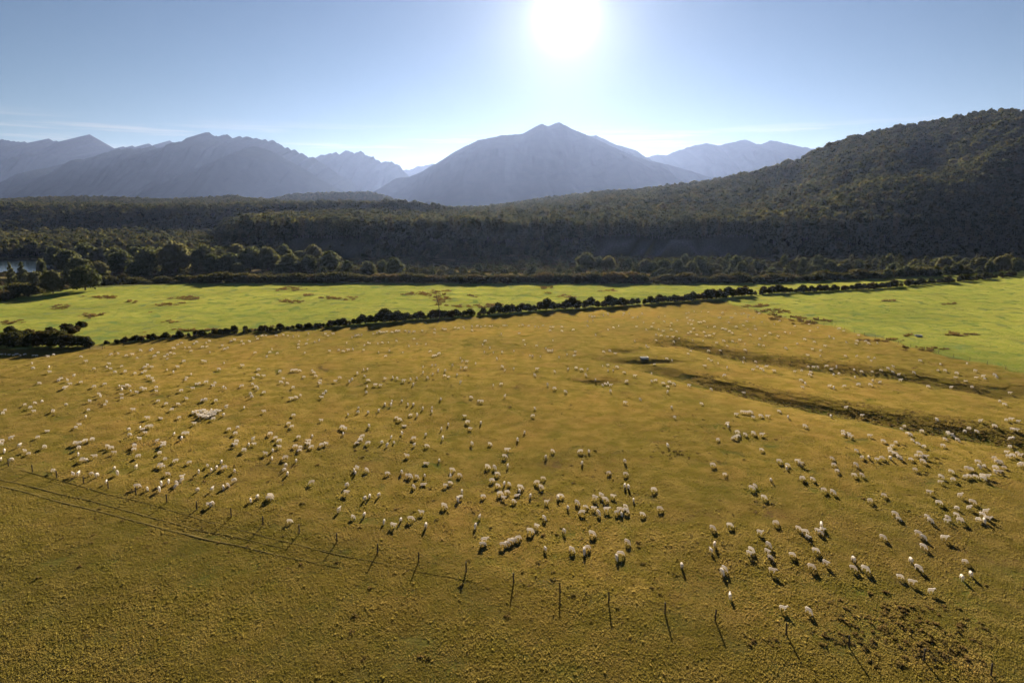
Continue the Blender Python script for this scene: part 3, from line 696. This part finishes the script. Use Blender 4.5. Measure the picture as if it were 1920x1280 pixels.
# coarse tussocks: corner patch, fence line, shaded banks of the old channels
G_TUS = source_coll('tussock_source', [tufts('tussock', 460 + i, 12, .30, .06, .18, .12, M_TUSS, 6) for i in range(5)])
tx, ty = [], []
def blob(px, py, sx_, sy_, n_):
    a, b = flat(px, py); tx.append(rng.normal(float(a), sx_, n_)); ty.append(rng.normal(float(b), sy_, n_))
blob(1690, 1170, 4.0, 2.4, 150); blob(1760, 1210, 2.6, 1.4, 50); blob(1590, 1195, 1.3, .6, 22); blob(1732, 1225, 1.2, .7, 26); blob(1440, 1205, .9, .5, 12); blob(1250, 852, 3, 1.8, 40)
for lx, ly, n_ in ((L1X, L1Y, 1500), (L2X, L2Y, 700)):
    a = rng.uniform(45, min(lx.max(), 150), n_); tx.append(a); ty.append(np.interp(a, lx, ly) - rng.uniform(-2, 13, n_))
x, y = jgrid(-180, 200, 50, 210, 3.4, .6); ok = (fbm(x / 11, y / 11, 91, 3) > .58) & (np.abs(x) < 12 + y * .82) & ~isgreen(x, y); tx.append(x[ok]); ty.append(y[ok])
x = np.concatenate(tx); y = np.concatenate(ty); q = rng.uniform(.45, 1.25, len(x)); print('tussocks', len(x))
scatter('tussocks', np.stack([x, y, height(x, y)], 1), np.stack([q * 0, q * 0, rng.uniform(0, 6.28, len(x))], 1), np.stack([q, q, q * rng.uniform(.6, 1.2, len(x))], 1), G_TUS, 5, 'rough grass tussocks in the paddock corner and hollows', 'grass', M_TUSS)

# wheel tracks pressed into the grass
M_TRACK, t = new_mat('pressed_track')
pos = t.n('ShaderNodeNewGeometry').outputs['Position']; nz = t.noise(pos, 2.2, 4.0)
t.n('ShaderNodeOutputMaterial', {0: t.n('ShaderNodeBsdfDiffuse', {'Color': t.mix(t.step(nz, .35, .65), (.085, .067, .024), (.150, .118, .040))}).outputs[0]})
def track(pts, w, label, lift=.07):
    p = np.array(pts, float); gx_, gy_ = flat(p[:, 0], p[:, 1]); d = np.concatenate([[0], np.cumsum(np.hypot(np.diff(gx_), np.diff(gy_)))]); s_ = np.arange(0, d[-1], .5)
    cx_ = np.interp(s_, d, gx_); cy_ = np.interp(s_, d, gy_); L_ = math.hypot(gx_[-1] - gx_[0], gy_[-1] - gy_[0]); nx_, ny_ = -(gy_[-1] - gy_[0]) / L_, (gx_[-1] - gx_[0]) / L_
    o_ = 1.1 * (fbm(s_ / 14, s_ * 0 + w, 95, 3) - .5); ww = w * (.25 + 1.2 * fbm(s_ / 2.5, s_ * 0, 96, 3)) * np.clip((d[-1] - s_) / 18, .0, 1); V_ = []
    for k in (-.5, -.2, .2, .5):
        x_ = cx_ + nx_ * (o_ + k * ww); y_ = cy_ + ny_ * (o_ + k * ww); V_.append(np.stack([x_, y_, height(x_, y_) + (lift if abs(k) < .3 else -.02)], 1))
    n_ = len(s_); V_ = np.concatenate(V_); F_ = [(r_ * n_ + i_, r_ * n_ + i_ + 1, (r_ + 1) * n_ + i_ + 1, (r_ + 1) * n_ + i_) for r_ in range(3) for i_ in range(n_ - 1)]
    tag(link('wheel_track', mesh_from('wheel_track', V_, F_, M_TRACK, True)), label, 'track', 'wheel tracks beside the fence', 'structure')
track([(-60, 896), (0, 910), (128, 943), (256, 977), (384, 1009), (520, 1042), (640, 1066)], .62, 'darker wheel rut farther from the foreground fence')
track([(-60, 884), (0, 898), (128, 928), (280, 968), (380, 994), (540, 1030)], .5, 'wheel rut closer to the foreground fence')
track([(40, 880), (220, 930), (420, 985), (640, 1040), (900, 1098)], .26, 'thin stock trail along the foreground fence')

# ------------------------------------------------------------------ fences
def post_mesh(h, r, seed):
    rr = random.Random(seed); bm = bmesh.new(); l = rr.uniform(-.05, .05)
    tube(bm, [(0, 0, -.3), (l * .5, 0, h * .5), (l, rr.uniform(-.03, .03), h - .03), (l, 0, h)], [r, r * .97, r * .92, r * .75], 8)
    return bm_mesh('post', bm, M_POST)
POSTS = [post_mesh(1.22, .085, i) for i in range(4)]; THIN = [post_mesh(1.1, .06, 10 + i) for i in range(3)]
def fence(label, P, meshes, wires, rad=.004):
    x0, y0 = P[0]; root = link('wire_fence', None, (x0, y0, float(height(x0, y0)))); root.empty_display_size = .3
    tag(root, label, 'fence'); z0 = root.location.z
    top = []
    for i, (x, y) in enumerate(P):
        z = float(height(x, y)); link('post', meshes[i % len(meshes)], (x - x0, y - y0, z - z0), random.uniform(0, 6.28), parent=root); top.append((x - x0, y - y0, z - z0))
    for h in wires:
        bm = bmesh.new(); tube(bm, [(a, b, c_ + h) for a, b, c_ in top], rad, 4); link('wire', bm_mesh('wire', bm, M_WIRE), parent=root)
    return root
PP = [(-30, 863), (16, 874), (61, 885), (107, 896), (157, 906), (203, 916), (255, 928), (313, 942), (369, 955), (434, 969), (493, 984), (561, 1000), (632, 1016), (708, 1037), (785, 1053), (874, 1072), (963, 1093), (1050, 1112), (1141, 1130), (1247, 1150), (1341, 1163), (1474, 1189), (1592, 1213), (1732, 1238), (1858, 1266), (2010, 1298)]
fpts = [tuple(float(v) for v in ground_pt(a, b)[:2]) for a, b in PP]
fence('dark timber post and wire fence crossing the foreground below the flock', fpts, POSTS, (.2, .42, .64, .86, 1.08))
def along(xl, yl, sp):
    d = np.concatenate([[0], np.cumsum(np.hypot(np.diff(xl), np.diff(yl)))]); s = np.arange(0, d[-1], sp); return list(zip(np.interp(s, d, xl).tolist(), np.interp(s, d, yl).tolist()))
fence('thin post and wire fence between the golden paddock and the right green paddock', along(RX[::-1], RY[::-1], 5.0), THIN, (.35, .7, 1.0))
fl = [fp(196, 655), fp(310, 641), fp(450, 631), fp(640, 619)]
fence('low wire fence in front of the hedge at left', along(np.array([a for a, b in fl]), np.array([b for a, b in fl]), 5.0), THIN, (.35, .7, 1.0))

# gate by the thicket
gx0, gy0, gz0 = (float(v) for v in ground_pt(169, 656)); gx1, gy1, _ = (float(v) for v in ground_pt(192, 655))
g = tag(link('farm_gate', None, (gx0, gy0, gz0), math.atan2(gy1 - gy0, gx1 - gx0)), 'small pale metal farm gate at the left end of the hedge', 'gate')
GL = math.hypot(gx1 - gx0, gy1 - gy0)
for xx in (0, GL): link('post', POSTS[0], (xx, 0, 0), parent=g)
for zz in (.2, .4, .62, .85, 1.08):
    bm = bmesh.new(); tube(bm, [(.1, 0, zz), (GL - .1, 0, zz)], .025, 6); link('rail', bm_mesh('rail', bm, M_METAL), parent=g)
for xx in (.1, GL / 2, GL - .1):
    bm = bmesh.new(); tube(bm, [(xx, 0, .15), (xx, 0, 1.12)], .028, 6); link('upright', bm_mesh('upright', bm, M_METAL), parent=g)

# water troughs
M_POOL = plain('trough_water', (.04, .05, .05), (.06, .07, .06), 2.0, .25, .05)
def trough(px, py, L, w, h, rz, label):
    x, y, z = (float(v) for v in ground_pt(px, py))
    r_ = tag(link('water_trough', None, (x, y, z), rz), label, 'trough')
    bm = bmesh.new(); o = [(-L / 2, -w / 2), (L / 2, -w / 2), (L / 2, w / 2), (-L / 2, w / 2)]; t_ = .09
    def ring(s, zz): return [bm.verts.new((a * s[0], b * s[1], zz)) for a, b in o]
    s1 = (1, 1); s2 = (1 - 2 * t_ / L, 1 - 2 * t_ / w); R0, R1, R2, R3 = ring((.94, .9), -.1), ring(s1, h), ring(s2, h), ring((s2[0] * .95, s2[1] * .9), .12)
    for A, B in ((R0, R1), (R1, R2), (R2, R3)):
        for k in range(4): bm.faces.new((A[k], A[(k + 1) % 4], B[(k + 1) % 4], B[k]))
    bm.faces.new(R3); bm.normal_update()
    link('basin', bm_mesh('basin', bm, M_CONC), parent=r_)
    bm = bmesh.new(); bm.faces.new([bm.verts.new((a * s2[0] * .985, b * s2[1] * .97, h - .10)) for a, b in o]); link('water', bm_mesh('water', bm, M_POOL), parent=r_)
    bm = bmesh.new(); box(bm, L / 2 - .42, L / 2 - .10, -w / 2 + .1, w / 2 - .1, h + .002, h + .06); link('float_cover', bm_mesh('float_cover', bm, M_CONC), parent=r_)
trough(1208, 673, 2.2, 1.3, .55, .05, 'grey concrete water trough in a worn hollow of the golden paddock')
trough(1722, 631, 2.0, 1.2, .55, -.1, 'pale concrete water trough in the right green paddock')

# bare leaning pole of a dead tree in the hedge
x0, y0, z0 = (float(v) for v in ground_pt(823, 603))
dt_ = tag(link('dead_tree', None, (x0, y0, z0)), 'tall bare leaning dead tree standing in the hedge', 'tree')
bm = bmesh.new(); tube(bm, [(-.5, 0, -.3), (.2, 0, 1.4), (.45, 0, 3), (-.1, 0, 6.5), (-.8, .1, 9.5), (-1.2, .1, 11.8)], [.26, .22, .17, .13, .08, .03], 7); link('trunk', bm_mesh('trunk', bm, M_BARK), parent=dt_)
for (a, b) in (((.0, 0, 5.8), (.9, .2, 7.3)), ((-.5, 0, 8.2), (-1.1, .3, 9.0)), ((-.75, 0, 9.3), (-.2, -.2, 10.3))):
    bm = bmesh.new(); tube(bm, [a, b], [.05, .015], 5); link('branch', bm_mesh('branch', bm, M_BARK), parent=dt_)

# ------------------------------------------------------------------ sheep
def sheep_mesh(pose, ratio):
    bm = bmesh.new()
    def ell(c_, r_, seg=14, rot=None):
        m = Matrix.Translation(c_) @ (rot or Matrix.Identity(4)) @ Matrix.Diagonal((*r_, 1)); bmesh.ops.create_uvsphere(bm, u_segments=seg, v_segments=9, radius=1, matrix=m)
    dz = -.30 if pose == 'lie' else 0
    ell((0, 0, .63 + dz), (.49, .195, .205)); ell((-.28, 0, .64 + dz), (.25, .20, .21)); ell((.25, 0, .62 + dz), (.25, .18, .20)); ell((0, 0, .71 + dz), (.42, .14, .14))
    ell((-.50, 0, .58 + dz), (.06, .05, .12), 8)
    if pose == 'graze': neck, hd, tip = [(.32, 0, .62), (.50, 0, .46), (.60, 0, .27)], (.64, 0, .20), (.70, 0, .06)
    elif pose == 'stand': neck, hd, tip = [(.32, 0, .66 + dz), (.46, 0, .80 + dz), (.54, 0, .92 + dz)], (.60, 0, .94 + dz), (.76, 0, .86 + dz)
    else: neck, hd, tip = [(.32, 0, .66 + dz), (.48, 0, .72 + dz), (.60, 0, .76 + dz)], (.66, 0, .76 + dz), (.80, 0, .66 + dz)
    tube(bm, neck, [.17, .125, .095], 10); d = Vector(tip) - Vector(hd)
    tube(bm, [Vector(hd) - d * .35, Vector(hd), Vector(hd) + d * .5, tip], [.07, .088, .072, .045], 10)
    for s in (-1, 1):
        h_ = Vector(hd) - d * .25; tube(bm, [h_ + Vector((0, s * .05, .03)), h_ + Vector((-.02, s * .17, .03))], [.04, .02], 6)
    if pose != 'lie':
        for fx_, sw in ((.28, .03), (-.32, -.03)):
            for s in (-1, 1):
                k = sw * s * (1.8 if pose == 'walk' else .6)
                tube(bm, [(fx_, s * .13, .55), (fx_ + k * .5 - (.05 if fx_ < 0 else 0), s * .13, .30), (fx_ + k, s * .13, .14), (fx_ + k, s * .13, 0)], [.095, .055, .036, .042], 8)
    else:
        for fx_ in (.30, -.28):
            for s in (-1, 1): tube(bm, [(fx_, s * .14, .2), (fx_ + .12, s * .22, .06), (fx_ + .28, s * .2, .04)], [.09, .06, .04], 6)
    me = bpy.data.meshes.new('sheep'); bm.to_mesh(me); bm.free()
    o = bpy.data.objects.new('sheep_build', me); COL.objects.link(o)
    m = o.modifiers.new('r', 'REMESH'); m.mode = 'VOXEL'; m.voxel_size = .030
    m = o.modifiers.new('s', 'SMOOTH'); m.factor = .5; m.iterations = 2
    m = o.modifiers.new('d', 'DECIMATE'); m.ratio = ratio
    ev = o.evaluated_get(bpy.context.evaluated_depsgraph_get()); out = bpy.data.meshes.new_from_object(ev); out.name = 'sheep'
    out.materials.clear(); out.materials.append(M_WOOL); out.polygons.foreach_set('use_smooth', np.ones(len(out.polygons), bool))
    bpy.data.objects.remove(o); return out
SHEEP = {p: sheep_mesh(p, .30) for p in ('graze', 'stand', 'walk', 'lie')}
SHEEP_FAR = {p: sheep_mesh(p, .07) for p in ('graze', 'walk', 'lie')}
print('sheep tris', {k: len(v.polygons) for k, v in SHEEP.items()}, {k: len(v.polygons) for k, v in SHEEP_FAR.items()})

# where the sheep stand: (x of tile, y of tile, zoom of the tile, "x y heading")
TILES = [
 (0, 760, 5, "48 35 W,28 65 W,285 12 W,318 45 W,498 45 W,830 32 W,803 97 N,745 170 W,712 195 W,445 225 LW,103 300 N,15 325 W,15 350 W,355 287 W,182 368 N,418 380 W,40 418 SE,232 415 W,268 440 W,5 495 N,103 500 N,705 343 W,742 345 W,800 322 W,866 308 W,740 387 W,732 447 SE,888 467 W,775 500 W,808 500 N,1250 32 W,1385 110 W,1508 108 LW,1680 105 W,1205 217 N,1213 267 N,1312 203 N,1340 213 W,1380 187 W,1418 187 W,1362 245 W,1308 305 W,1005 372 E,1045 388 W,1072 430 W,1262 368 W,1258 400 W,1297 465 W,1470 325 N,1535 345 W,1530 367 W,1497 432 W,1632 258 N,1720 253 W,1752 255 W,1702 300 N,1612 30 W,1805 55 N,1822 160 W,1548 490 W,1648 507 W,1775 522 W,1503 548 W,1525 562 W,1570 628 E,1862 605 SE,1275 568 N,1072 575 N,1100 622 SE,498 600 W,685 635 NW,733 632 N,852 627 N,905 645 N,995 705 N,1283 747 E,1380 768 SE,1492 775 SE,1510 722 SE,1580 702 SE,1655 715 SE,1648 742 S,1705 655 E,1705 685 S,1850 778 N"),
 (384, 760, 5, "368 12 N,200 8 N,175 80 N,80 115 W,557 48 W,832 83 W,1093 130 W,787 160 W,817 188 W,228 212 W,305 198 N,288 252 W,452 308 N,412 360 N,465 352 W,298 330 W,285 360 W,370 410 W,615 257 W,663 293 W,700 325 W,880 285 W,1007 278 N,975 325 W,970 352 W,1000 380 W,1097 360 W,1140 350 W,848 373 W,897 382 W,888 412 W,700 378 W,637 413 N,570 440 W,630 490 N,757 480 W,855 508 N,757 553 N,743 592 N,775 630 N,155 518 N,110 570 N,183 572 W,25 552 NW,60 598 SE,278 603 NW,272 695 N,215 735 SE,172 755 SE,68 775 N,62 915 N,35 918 E,428 875 SE,492 845 N,612 833 E,602 860 E,1003 710 W,1330 735 N,1325 805 E,1500 860 N,1545 840 N,1630 830 N,1258 965 N,1390 1030 SE,1495 1010 N,1680 1075 S,1765 1110 SE,1837 1060 N,793 1070 E,1425 575 SE,1400 600 N,1412 622 N,1518 595 SE,1710 625 E,1847 615 N,1900 645 E,1440 15 N,1435 55 N,1530 58 N,1630 40 N,1343 78 N,1540 187 N,1290 195 W,1315 209 W,1297 258 N,1477 282 W,1460 315 W,1425 343 W,1530 345 W,1658 338 N,1710 362 S,1748 290 N,1775 338 N,1848 253 N,1797 105 W,1825 125 E,1873 178 LW,1897 462 W"),
 (384, 760, 5, "-95 60 W,-70 45 W,-60 75 W,-45 95 W,-40 55 N,-25 80 W,-20 45 W,-10 100 W,0 62 W,10 85 W,20 48 W,25 105 N,38 70 W,45 90 W,55 50 W,65 72 W,80 55 W,90 80 W,105 45 W,125 48 W,140 42 W,-5 35 W,60 35 N,95 62 W"),
 (768, 760, 5, "123 20 N,210 12 N,210 48 N,10 80 W,72 83 N,518 90 W,545 148 W,668 157 N,363 170 N,298 210 N,567 208 E,152 265 N,40 300 W,310 300 N,43 362 N,160 370 E,585 350 SE,752 350 SE,1012 313 N,1077 243 N,1175 20 N,1157 88 W,912 410 E,890 465 E,278 503 N,152 540 LE,398 592 E,383 652 N,468 640 E,730 562 SE,797 570 SE,920 557 N,820 630 E,5 650 SE,68 655 SE,142 645 N,335 735 E,380 712 E,38 748 SE,125 738 LE,490 795 N,478 843 W,450 868 S,323 928 SE,113 990 W,10 1050 E,152 1115 N,655 1032 N,618 1115 S,688 838 E,770 690 E,825 737 E,887 720 N,933 722 SE,1037 755 E,1030 787 N,845 815 E,912 800 E,878 852 SE,1003 840 LE,977 882 SE,1132 835 N,1195 710 W,1250 670 E,1232 752 SE,1340 415 SE,1277 472 N,1603 420 W,1682 420 N,1617 530 N,1865 620 E,1283 890 E,1390 850 S,1418 835 E,1570 900 SE,1735 855 SE,1795 830 SE,1832 870 SE,1905 838 SE,1648 937 E,1618 990 W,1723 950 SE,1845 962 E,1770 995 S,1485 945 N,1262 1040 SE,1190 1115 SE,1130 1165 E,1450 1165 N,1710 1190 SE"),
 (768, 940, 5, "700 350 E,683 387 E,875 392 E,915 373 E,948 358 E,977 345 E,1017 328 E,1272 432 N,1520 437 SE,1637 452 S,1665 420 E"),
 (1152, 760, 5, "537 12 N,567 102 N,1140 75 SE,1200 55 E,1240 60 E,1277 58 SE,1300 103 SE,1372 92 SE,1435 93 E,1543 48 SE,1628 103 N,1060 158 W,1065 184 S,1150 243 E,1160 275 E,1112 292 W,1135 290 W,1225 262 SE,1303 252 SE,1382 263 E,968 310 E,1785 185 SE,500 368 N,98 512 N,103 630 E,1378 405 E,1543 512 E,1622 545 SE,1615 574 S,1712 508 E,1742 535 SE,920 547 E,1033 632 E,1468 685 N,1760 672 E,1857 677 SE,1287 762 SE,1317 740 SE,1400 848 SE,97 745 N,132 755 N,367 778 E,180 875 N,103 930 SE,50 965 E,22 990 E,67 1005 S,108 973 SE,262 1005 SE,425 955 E"),
 (1152, 960, 5, "920 135 SE,1080 110 E,1510 88 E,1363 178 SE,1725 138 SE,1785 172 E,1815 220 SE,1905 158 SE,120 268 SE,55 378 E,20 412 S,940 292 N,907 345 N,1282 338 SE,1265 372 SE,1445 295 SE,1432 353 SE,1462 409 SE,1665 382 E,1885 345 E,632 490 N,1032 516 SE,1010 545 S,1480 535 SE,1845 497 SE,1085 770 N,1580 885 SE,1820 910 SE"),
 (1536, 760, 5, "250 20 E,110 95 N,400 87 E,222 237 E,225 260 E,275 258 SE,290 282 SE,473 275 SE,600 325 SE,715 335 E,680 370 E,660 397 E,670 425 SE,712 445 SE,750 478 SE,797 185 E,770 212 S,825 250 E,850 264 SE,875 315 SE,925 350 SE,980 375 E,960 232 E,1105 130 N,1205 248 E,1225 268 SE,1255 281 SE,1295 315 SE,1180 307 SE,1158 367 E,1368 238 N,1403 212 E,1475 238 SE,1510 138 E,1643 185 SE,1752 128 E,1797 122 E,1865 140 SE,1807 212 E,1847 222 SE,1787 302 W,1820 300 N,1787 380 E,1755 428 E,1857 435 E,1885 460 E,1775 468 SE,1810 460 E,1640 485 E,1665 515 SE,1690 520 SE,1485 518 E,1500 562 S,1545 557 E,1385 580 E,1420 585 E,1368 655 E,1405 650 E,1465 652 SE,1530 648 E,1535 674 SE,1580 655 E,1650 572 E,1648 607 S,1690 610 SE,1733 568 E,1878 548 E,1905 540 E,348 412 SE,400 475 E,465 475 N,540 492 SE,588 482 E,667 483 N,858 492 E,907 457 E,940 435 E,955 467 SE,990 472 SE,970 512 SE,120 485 SE,135 545 E,165 600 E,343 545 SE,325 640 E,400 640 SE,897 588 E,1142 655 SE,1135 705 E,1237 607 SE,1253 683 E,40 780 E,128 800 SE,605 828 E,475 880 E,1030 800 SE,1120 900 E,1320 832 E,1435 892 SE,1295 950 N,1285 1010 SE,1405 945 E,1560 985 E,1530 1010 SE,1490 1055 E,1550 1067 S,1583 1048 SE,710 1005 SE,745 1047 SE,1010 1028 SE,1042 1067 SE,1205 1040 SE,1193 1067 SE,1318 1065 E"),
 (1536, 960, 5, "20 108 S,30 146 SE,8 176 SE,597 222 SE,928 188 SE,977 222 SE,1172 230 E,975 308 SE,60 460 SE,323 432 N,317 508 SE,430 518 SE,862 440 N,930 510 SE,755 587 E,868 640 SE,1050 722 E,1365 447 E,1340 600 N,1423 570 N"),
]
FAR = [
 (0, 580, 3, "10 250,30 250,50 252,75 255,95 250,115 255,140 250,185 255,205 258,270 262,300 252,455 262,485 288,180 300,185 328,275 322,280 348,220 410,345 385,330 395,380 395,415 370,395 415,455 405,360 440,370 433,527 330,615 303,600 320,623 330,530 430,590 415,685 315,645 350,705 345,670 425,690 430,715 423,730 428,685 448,735 455,770 462,795 438,815 445,685 475,685 495,555 470,565 485,505 512,600 515,590 530,235 512,195 520,140 530,285 540,370 530,745 250,710 255,665 245,625 250,770 270,790 228,830 310,815 322,855 320,760 355,800 352,815 345,835 375,855 385,865 397,855 220,870 260,890 240,845 228,880 435,880 455,940 250,960 240,980 245,940 275,925 262,975 215,1000 195,1020 185,1040 210,1065 210,1090 190,1105 180,1035 288,1000 320,940 335,975 350,1075 230,1075 360,1050 380,1045 392,1140 285,1155 290,1260 298,1230 332,1180 237,1165 205,1140 208,1160 185,1180 175,1250 200,1265 220,1280 213,1300 175,1320 168,1105 415,1122 410,1085 440,1020 452,1160 405,1210 410,1200 425,1255 435,1270 440,890 510,935 525,1050 497,1000 527,1040 537,1140 507,1157 503,1215 507,1360 175,1405 178,1440 150,1450 162,1475 145,1495 145,1370 190,1555 145,1595 140,1620 145,1650 150,1680 148,1735 135,1685 175,1680 192,1680 210,1730 170,1725 190,1770 180,1795 172,1530 220,1518 237,1500 262,1560 242,1435 240,1365 313,1455 335,1450 365,1425 385,1485 370,1575 345,1645 340,1665 338,1685 340,1715 240,1710 375,1595 385,1580 405,1615 410,1650 435,1420 415,1440 430,1452 442,1408 470,1415 487,1485 462,1360 427,1665 490,1690 478,1640 497,1755 340,1765 352,1775 370,1800 395,1800 412,1820 470,1832 458,1810 490,1855 230,1905 225,1910 380,1885 400,1830 135,1845 145,1875 135"),
 (640, 560, 3, "30 245,60 215,80 205,95 202,115 200,10 292,40 285,65 280,125 285,130 258,150 245,160 247,205 248,230 243,265 242,310 233,210 297,270 288,250 318,345 298,180 195,200 190,215 182,225 187,240 185,255 182,285 185,310 178,325 178,360 178,380 185,410 182,455 178,525 170,525 190,570 165,580 170,590 168,640 160,660 163,685 156,690 164,735 152,735 175,765 150,785 155,810 150,835 152,850 150,410 222,425 250,380 262,475 252,500 292,520 318,550 305,532 315,670 330,680 347,705 350,755 360,460 380,510 370,530 370,625 370,545 400,585 400,672 385,700 385,460 412,515 418,485 440,580 428,605 435,650 425,670 465,90 415,125 397,147 392,130 430,245 445,290 440,315 445,350 458,390 452,425 443,405 478,150 455,145 490,190 480,220 482,140 522,60 450,45 462,560 560,730 550,770 570,790 573,285 570,245 590,280 592,340 570,335 595,375 590,405 590,795 255,810 235,805 295,835 272,855 298,905 297,900 195,1000 192,910 147,920 148,932 147,1000 148,1020 145,1055 150,1090 155,1110 157,1135 147,1175 155,1190 158,1175 175,1240 155,1240 178,1305 172,1025 230,1033 255,1098 260,970 290,875 332,1060 315,1075 320,1120 320,1150 275,1160 287,1172 290,1187 288,1190 230,1225 325,1270 310,1310 317,1315 295,905 378,920 398,970 388,1100 392,1088 425,1200 405,1275 392,1320 385,1350 395,1385 392,1375 425,855 483,900 475,1160 478,1198 500,1260 518,920 543,1430 455,1470 482,1485 475,1500 472,1515 482,1515 515,1395 95,1410 98,1425 98,1415 120,1475 90,1385 125,1385 150,1430 200,1500 85,1585 90,1590 80,1640 105,1620 80,1665 100,1690 80,1660 155,1700 130,1560 150,1500 170,1530 158,1755 135,1785 100,1785 170,1820 95,1815 125,1745 155,1850 150,1715 170,1855 135,1890 120,1650 235,1715 262,1725 270,1770 200,1800 205,1770 230,1810 180,1835 210,1870 240,1865 212,1900 220,1855 170,1885 180,1510 290,1475 295,1540 305,1500 370,1470 375,1550 380,1500 400,1530 400,1590 410,1760 365,1745 418,1650 430,1605 460,1595 580,1680 560,1745 460,1768 455,1810 472,1835 490,1835 520,1870 475,1845 465,1860 345,1830 335"),
 (1280, 560, 3, "20 80,35 75,65 70,105 70,145 72,25 105,40 118,60 120,30 135,50 142,90 130,102 128,120 125,140 155,180 155,60 165,45 185,30 190,80 200,130 207,150 205,175 195,120 185,55 230,115 232,200 103,210 104,270 103,280 103,225 75,295 80,330 85,345 80,370 90,365 103,400 103,430 80,260 130,300 155,340 148,225 165,240 170,263 180,277 190,360 125,365 168,405 150,410 170,445 128,380 200,490 190,465 205,435 222,535 208,545 122,515 140,575 185,605 190,645 250,685 225,740 240,710 140,715 178,630 150,760 160,825 210,850 222,880 165,905 178,990 203,980 235,975 250,920 242,800 262,580 275,730 280,775 288,1030 235,1045 248,1095 245,190 245,230 235,280 235,320 230,250 262,350 250,350 285,145 290,210 293,45 290,30 305,455 260,430 258,145 335,160 345,125 375,200 360,250 383,345 330,340 355,410 350,395 395,420 380,455 400,470 378,515 402,440 390,705 315,775 318,915 318,980 318,1045 325,1080 330,1060 345,1335 345,705 378,735 382,760 383,810 378,835 395,865 383,630 405,670 400,720 410,715 425,850 425,880 420,965 400,1005 408,970 437,1065 410,1115 402,1155 390,1185 378,1180 415,1215 430,1300 412,1225 455,1435 398,1475 400,1450 365,1540 415,1535 440,1600 360,1645 402,1650 440,1690 433,1700 447,1755 425,1765 437,1590 460,1510 495,1380 490,1625 505,1840 525,1785 572,1810 590,1555 595,665 455,690 475,675 492,825 487,850 497,910 487,990 478,1055 480,1070 458,1110 465,35 485,160 505,345 525,235 428,105 585"),
]
ANG = {'E': 0, 'NE': 45, 'N': 90, 'NW': 135, 'W': 180, 'SW': 225, 'S': 270, 'SE': 315}
WORD = {'E': 'facing right', 'NE': 'angled away right', 'N': 'facing away', 'NW': 'angled away left', 'W': 'facing left', 'SW': 'angled left towards viewer', 'S': 'facing the viewer', 'SE': 'angled right towards viewer'}
flock = []
for x0, y0, z_, s_ in TILES:
    for e in s_.split(','):
        a, b, h_ = e.split(); flock.append([x0 + float(a) / z_, y0 + float(b) / z_, h_])
for x0, y0, z_, s_ in FAR:
    for e in s_.split(','):
        a, b = e.split(); p = x0 + float(a) / z_; q = y0 + float(b) / z_
        if q > 758: continue
        h_ = random.choice(['W', 'W', 'W', 'NW', 'N', 'E'] if p < 640 else ['N', 'N', 'W', 'E', 'SE', 'S'] if p < 1200 else ['E', 'SE', 'E', 'N', 'S', 'W'])
        flock.append([p, q, h_])
flock.sort(key=lambda f: -f[1])
near, far = flock[:300], flock[300:]
print('sheep', len(near), len(far))
cols = {}
for f in near:
    k = min(range(1, 25), key=lambda i: abs(PP[i][0] - f[0])); cols.setdefault(k, []).append(f)
for k, fs in sorted(cols.items()):
    fs.sort(key=lambda f: -f[1])
    for j, f in enumerate(fs):
        px, py, h_ = f; lie = h_.startswith('L'); hd = h_[1:] if lie else h_
        x, y, z = ground_pt(px, py + .5, .17 if lie else .40)
        pose = 'lie' if lie else random.choices(['graze', 'stand', 'walk'], [.72, .06, .22])[0]
        s = random.uniform(.62, .84)
        o = link('sheep', SHEEP[pose], (float(x), float(y), float(z) - .015), R(ANG[hd] + random.uniform(-22, 22)), s)
        post = '%s post from left' % ordinal(k) if k <= 12 else '%s post from right' % ordinal(25 - k)
        what = 'white sheep lying down' if lie else ('white grazing sheep ' if pose == 'graze' else 'white sheep ') + WORD[hd]
        rank = 'nearest' if j == 0 else ordinal(j + 1) + ' nearest'
        tag(o, '%s, %s behind fence\'s %s' % (what, rank, post), 'sheep', 'sheep grazing the golden paddock')
vv, ff, off = [], [], 0
cache = {}
for p, m in SHEEP_FAR.items():
    v = np.empty(len(m.vertices) * 3, np.float32); m.vertices.foreach_get('co', v); m.calc_loop_triangles(); tr_ = np.empty(len(m.loop_triangles) * 3, np.int32); m.loop_triangles.foreach_get('vertices', tr_); cache[p] = (v.reshape(-1, 3), tr_.reshape(-1, 3))
for px, py, h_ in far:
    lie = h_.startswith('L'); hd = h_[1:] if lie else h_
    x, y, z = ground_pt(px, py + .5, .38); v, f = cache['lie' if lie else random.choice(['graze', 'graze', 'walk'])]
    a = R(ANG[hd] + random.uniform(-25, 25)); s = random.uniform(.62, .84); ca, sa = math.cos(a), math.sin(a)
    w = np.stack([v[:, 0] * ca - v[:, 1] * sa, v[:, 0] * sa + v[:, 1] * ca, v[:, 2]], 1) * s + np.array([float(x), float(y), float(z) - .01])
    vv.append(w); ff.append(f + off); off += len(v)
tag(link('distant_sheep', mesh_from('distant_sheep', np.concatenate(vv), np.concatenate(ff), M_WOOL, True)), 'many tiny white sheep scattered over the far golden paddock', 'sheep', kind='stuff')

# ------------------------------------------------------------------ haze
M_HAZE, t = new_mat('haze')
pv = t.n('ShaderNodeVolumePrincipled', {'Color': (.41, .555, 1.0, 1), 'Density': 1.06e-5, 'Anisotropy': .56})
pv.inputs['Density Attribute'].default_value = ''
t.n('ShaderNodeOutputMaterial', {'Volume': pv.outputs[0]})
bm = bmesh.new(); box(bm, -21500, 21500, -2600, 26500, -12, 1290)
tag(link('haze', bm_mesh('haze', bm, M_HAZE)), 'pale blue haze filling the valley', 'haze', kind='stuff')
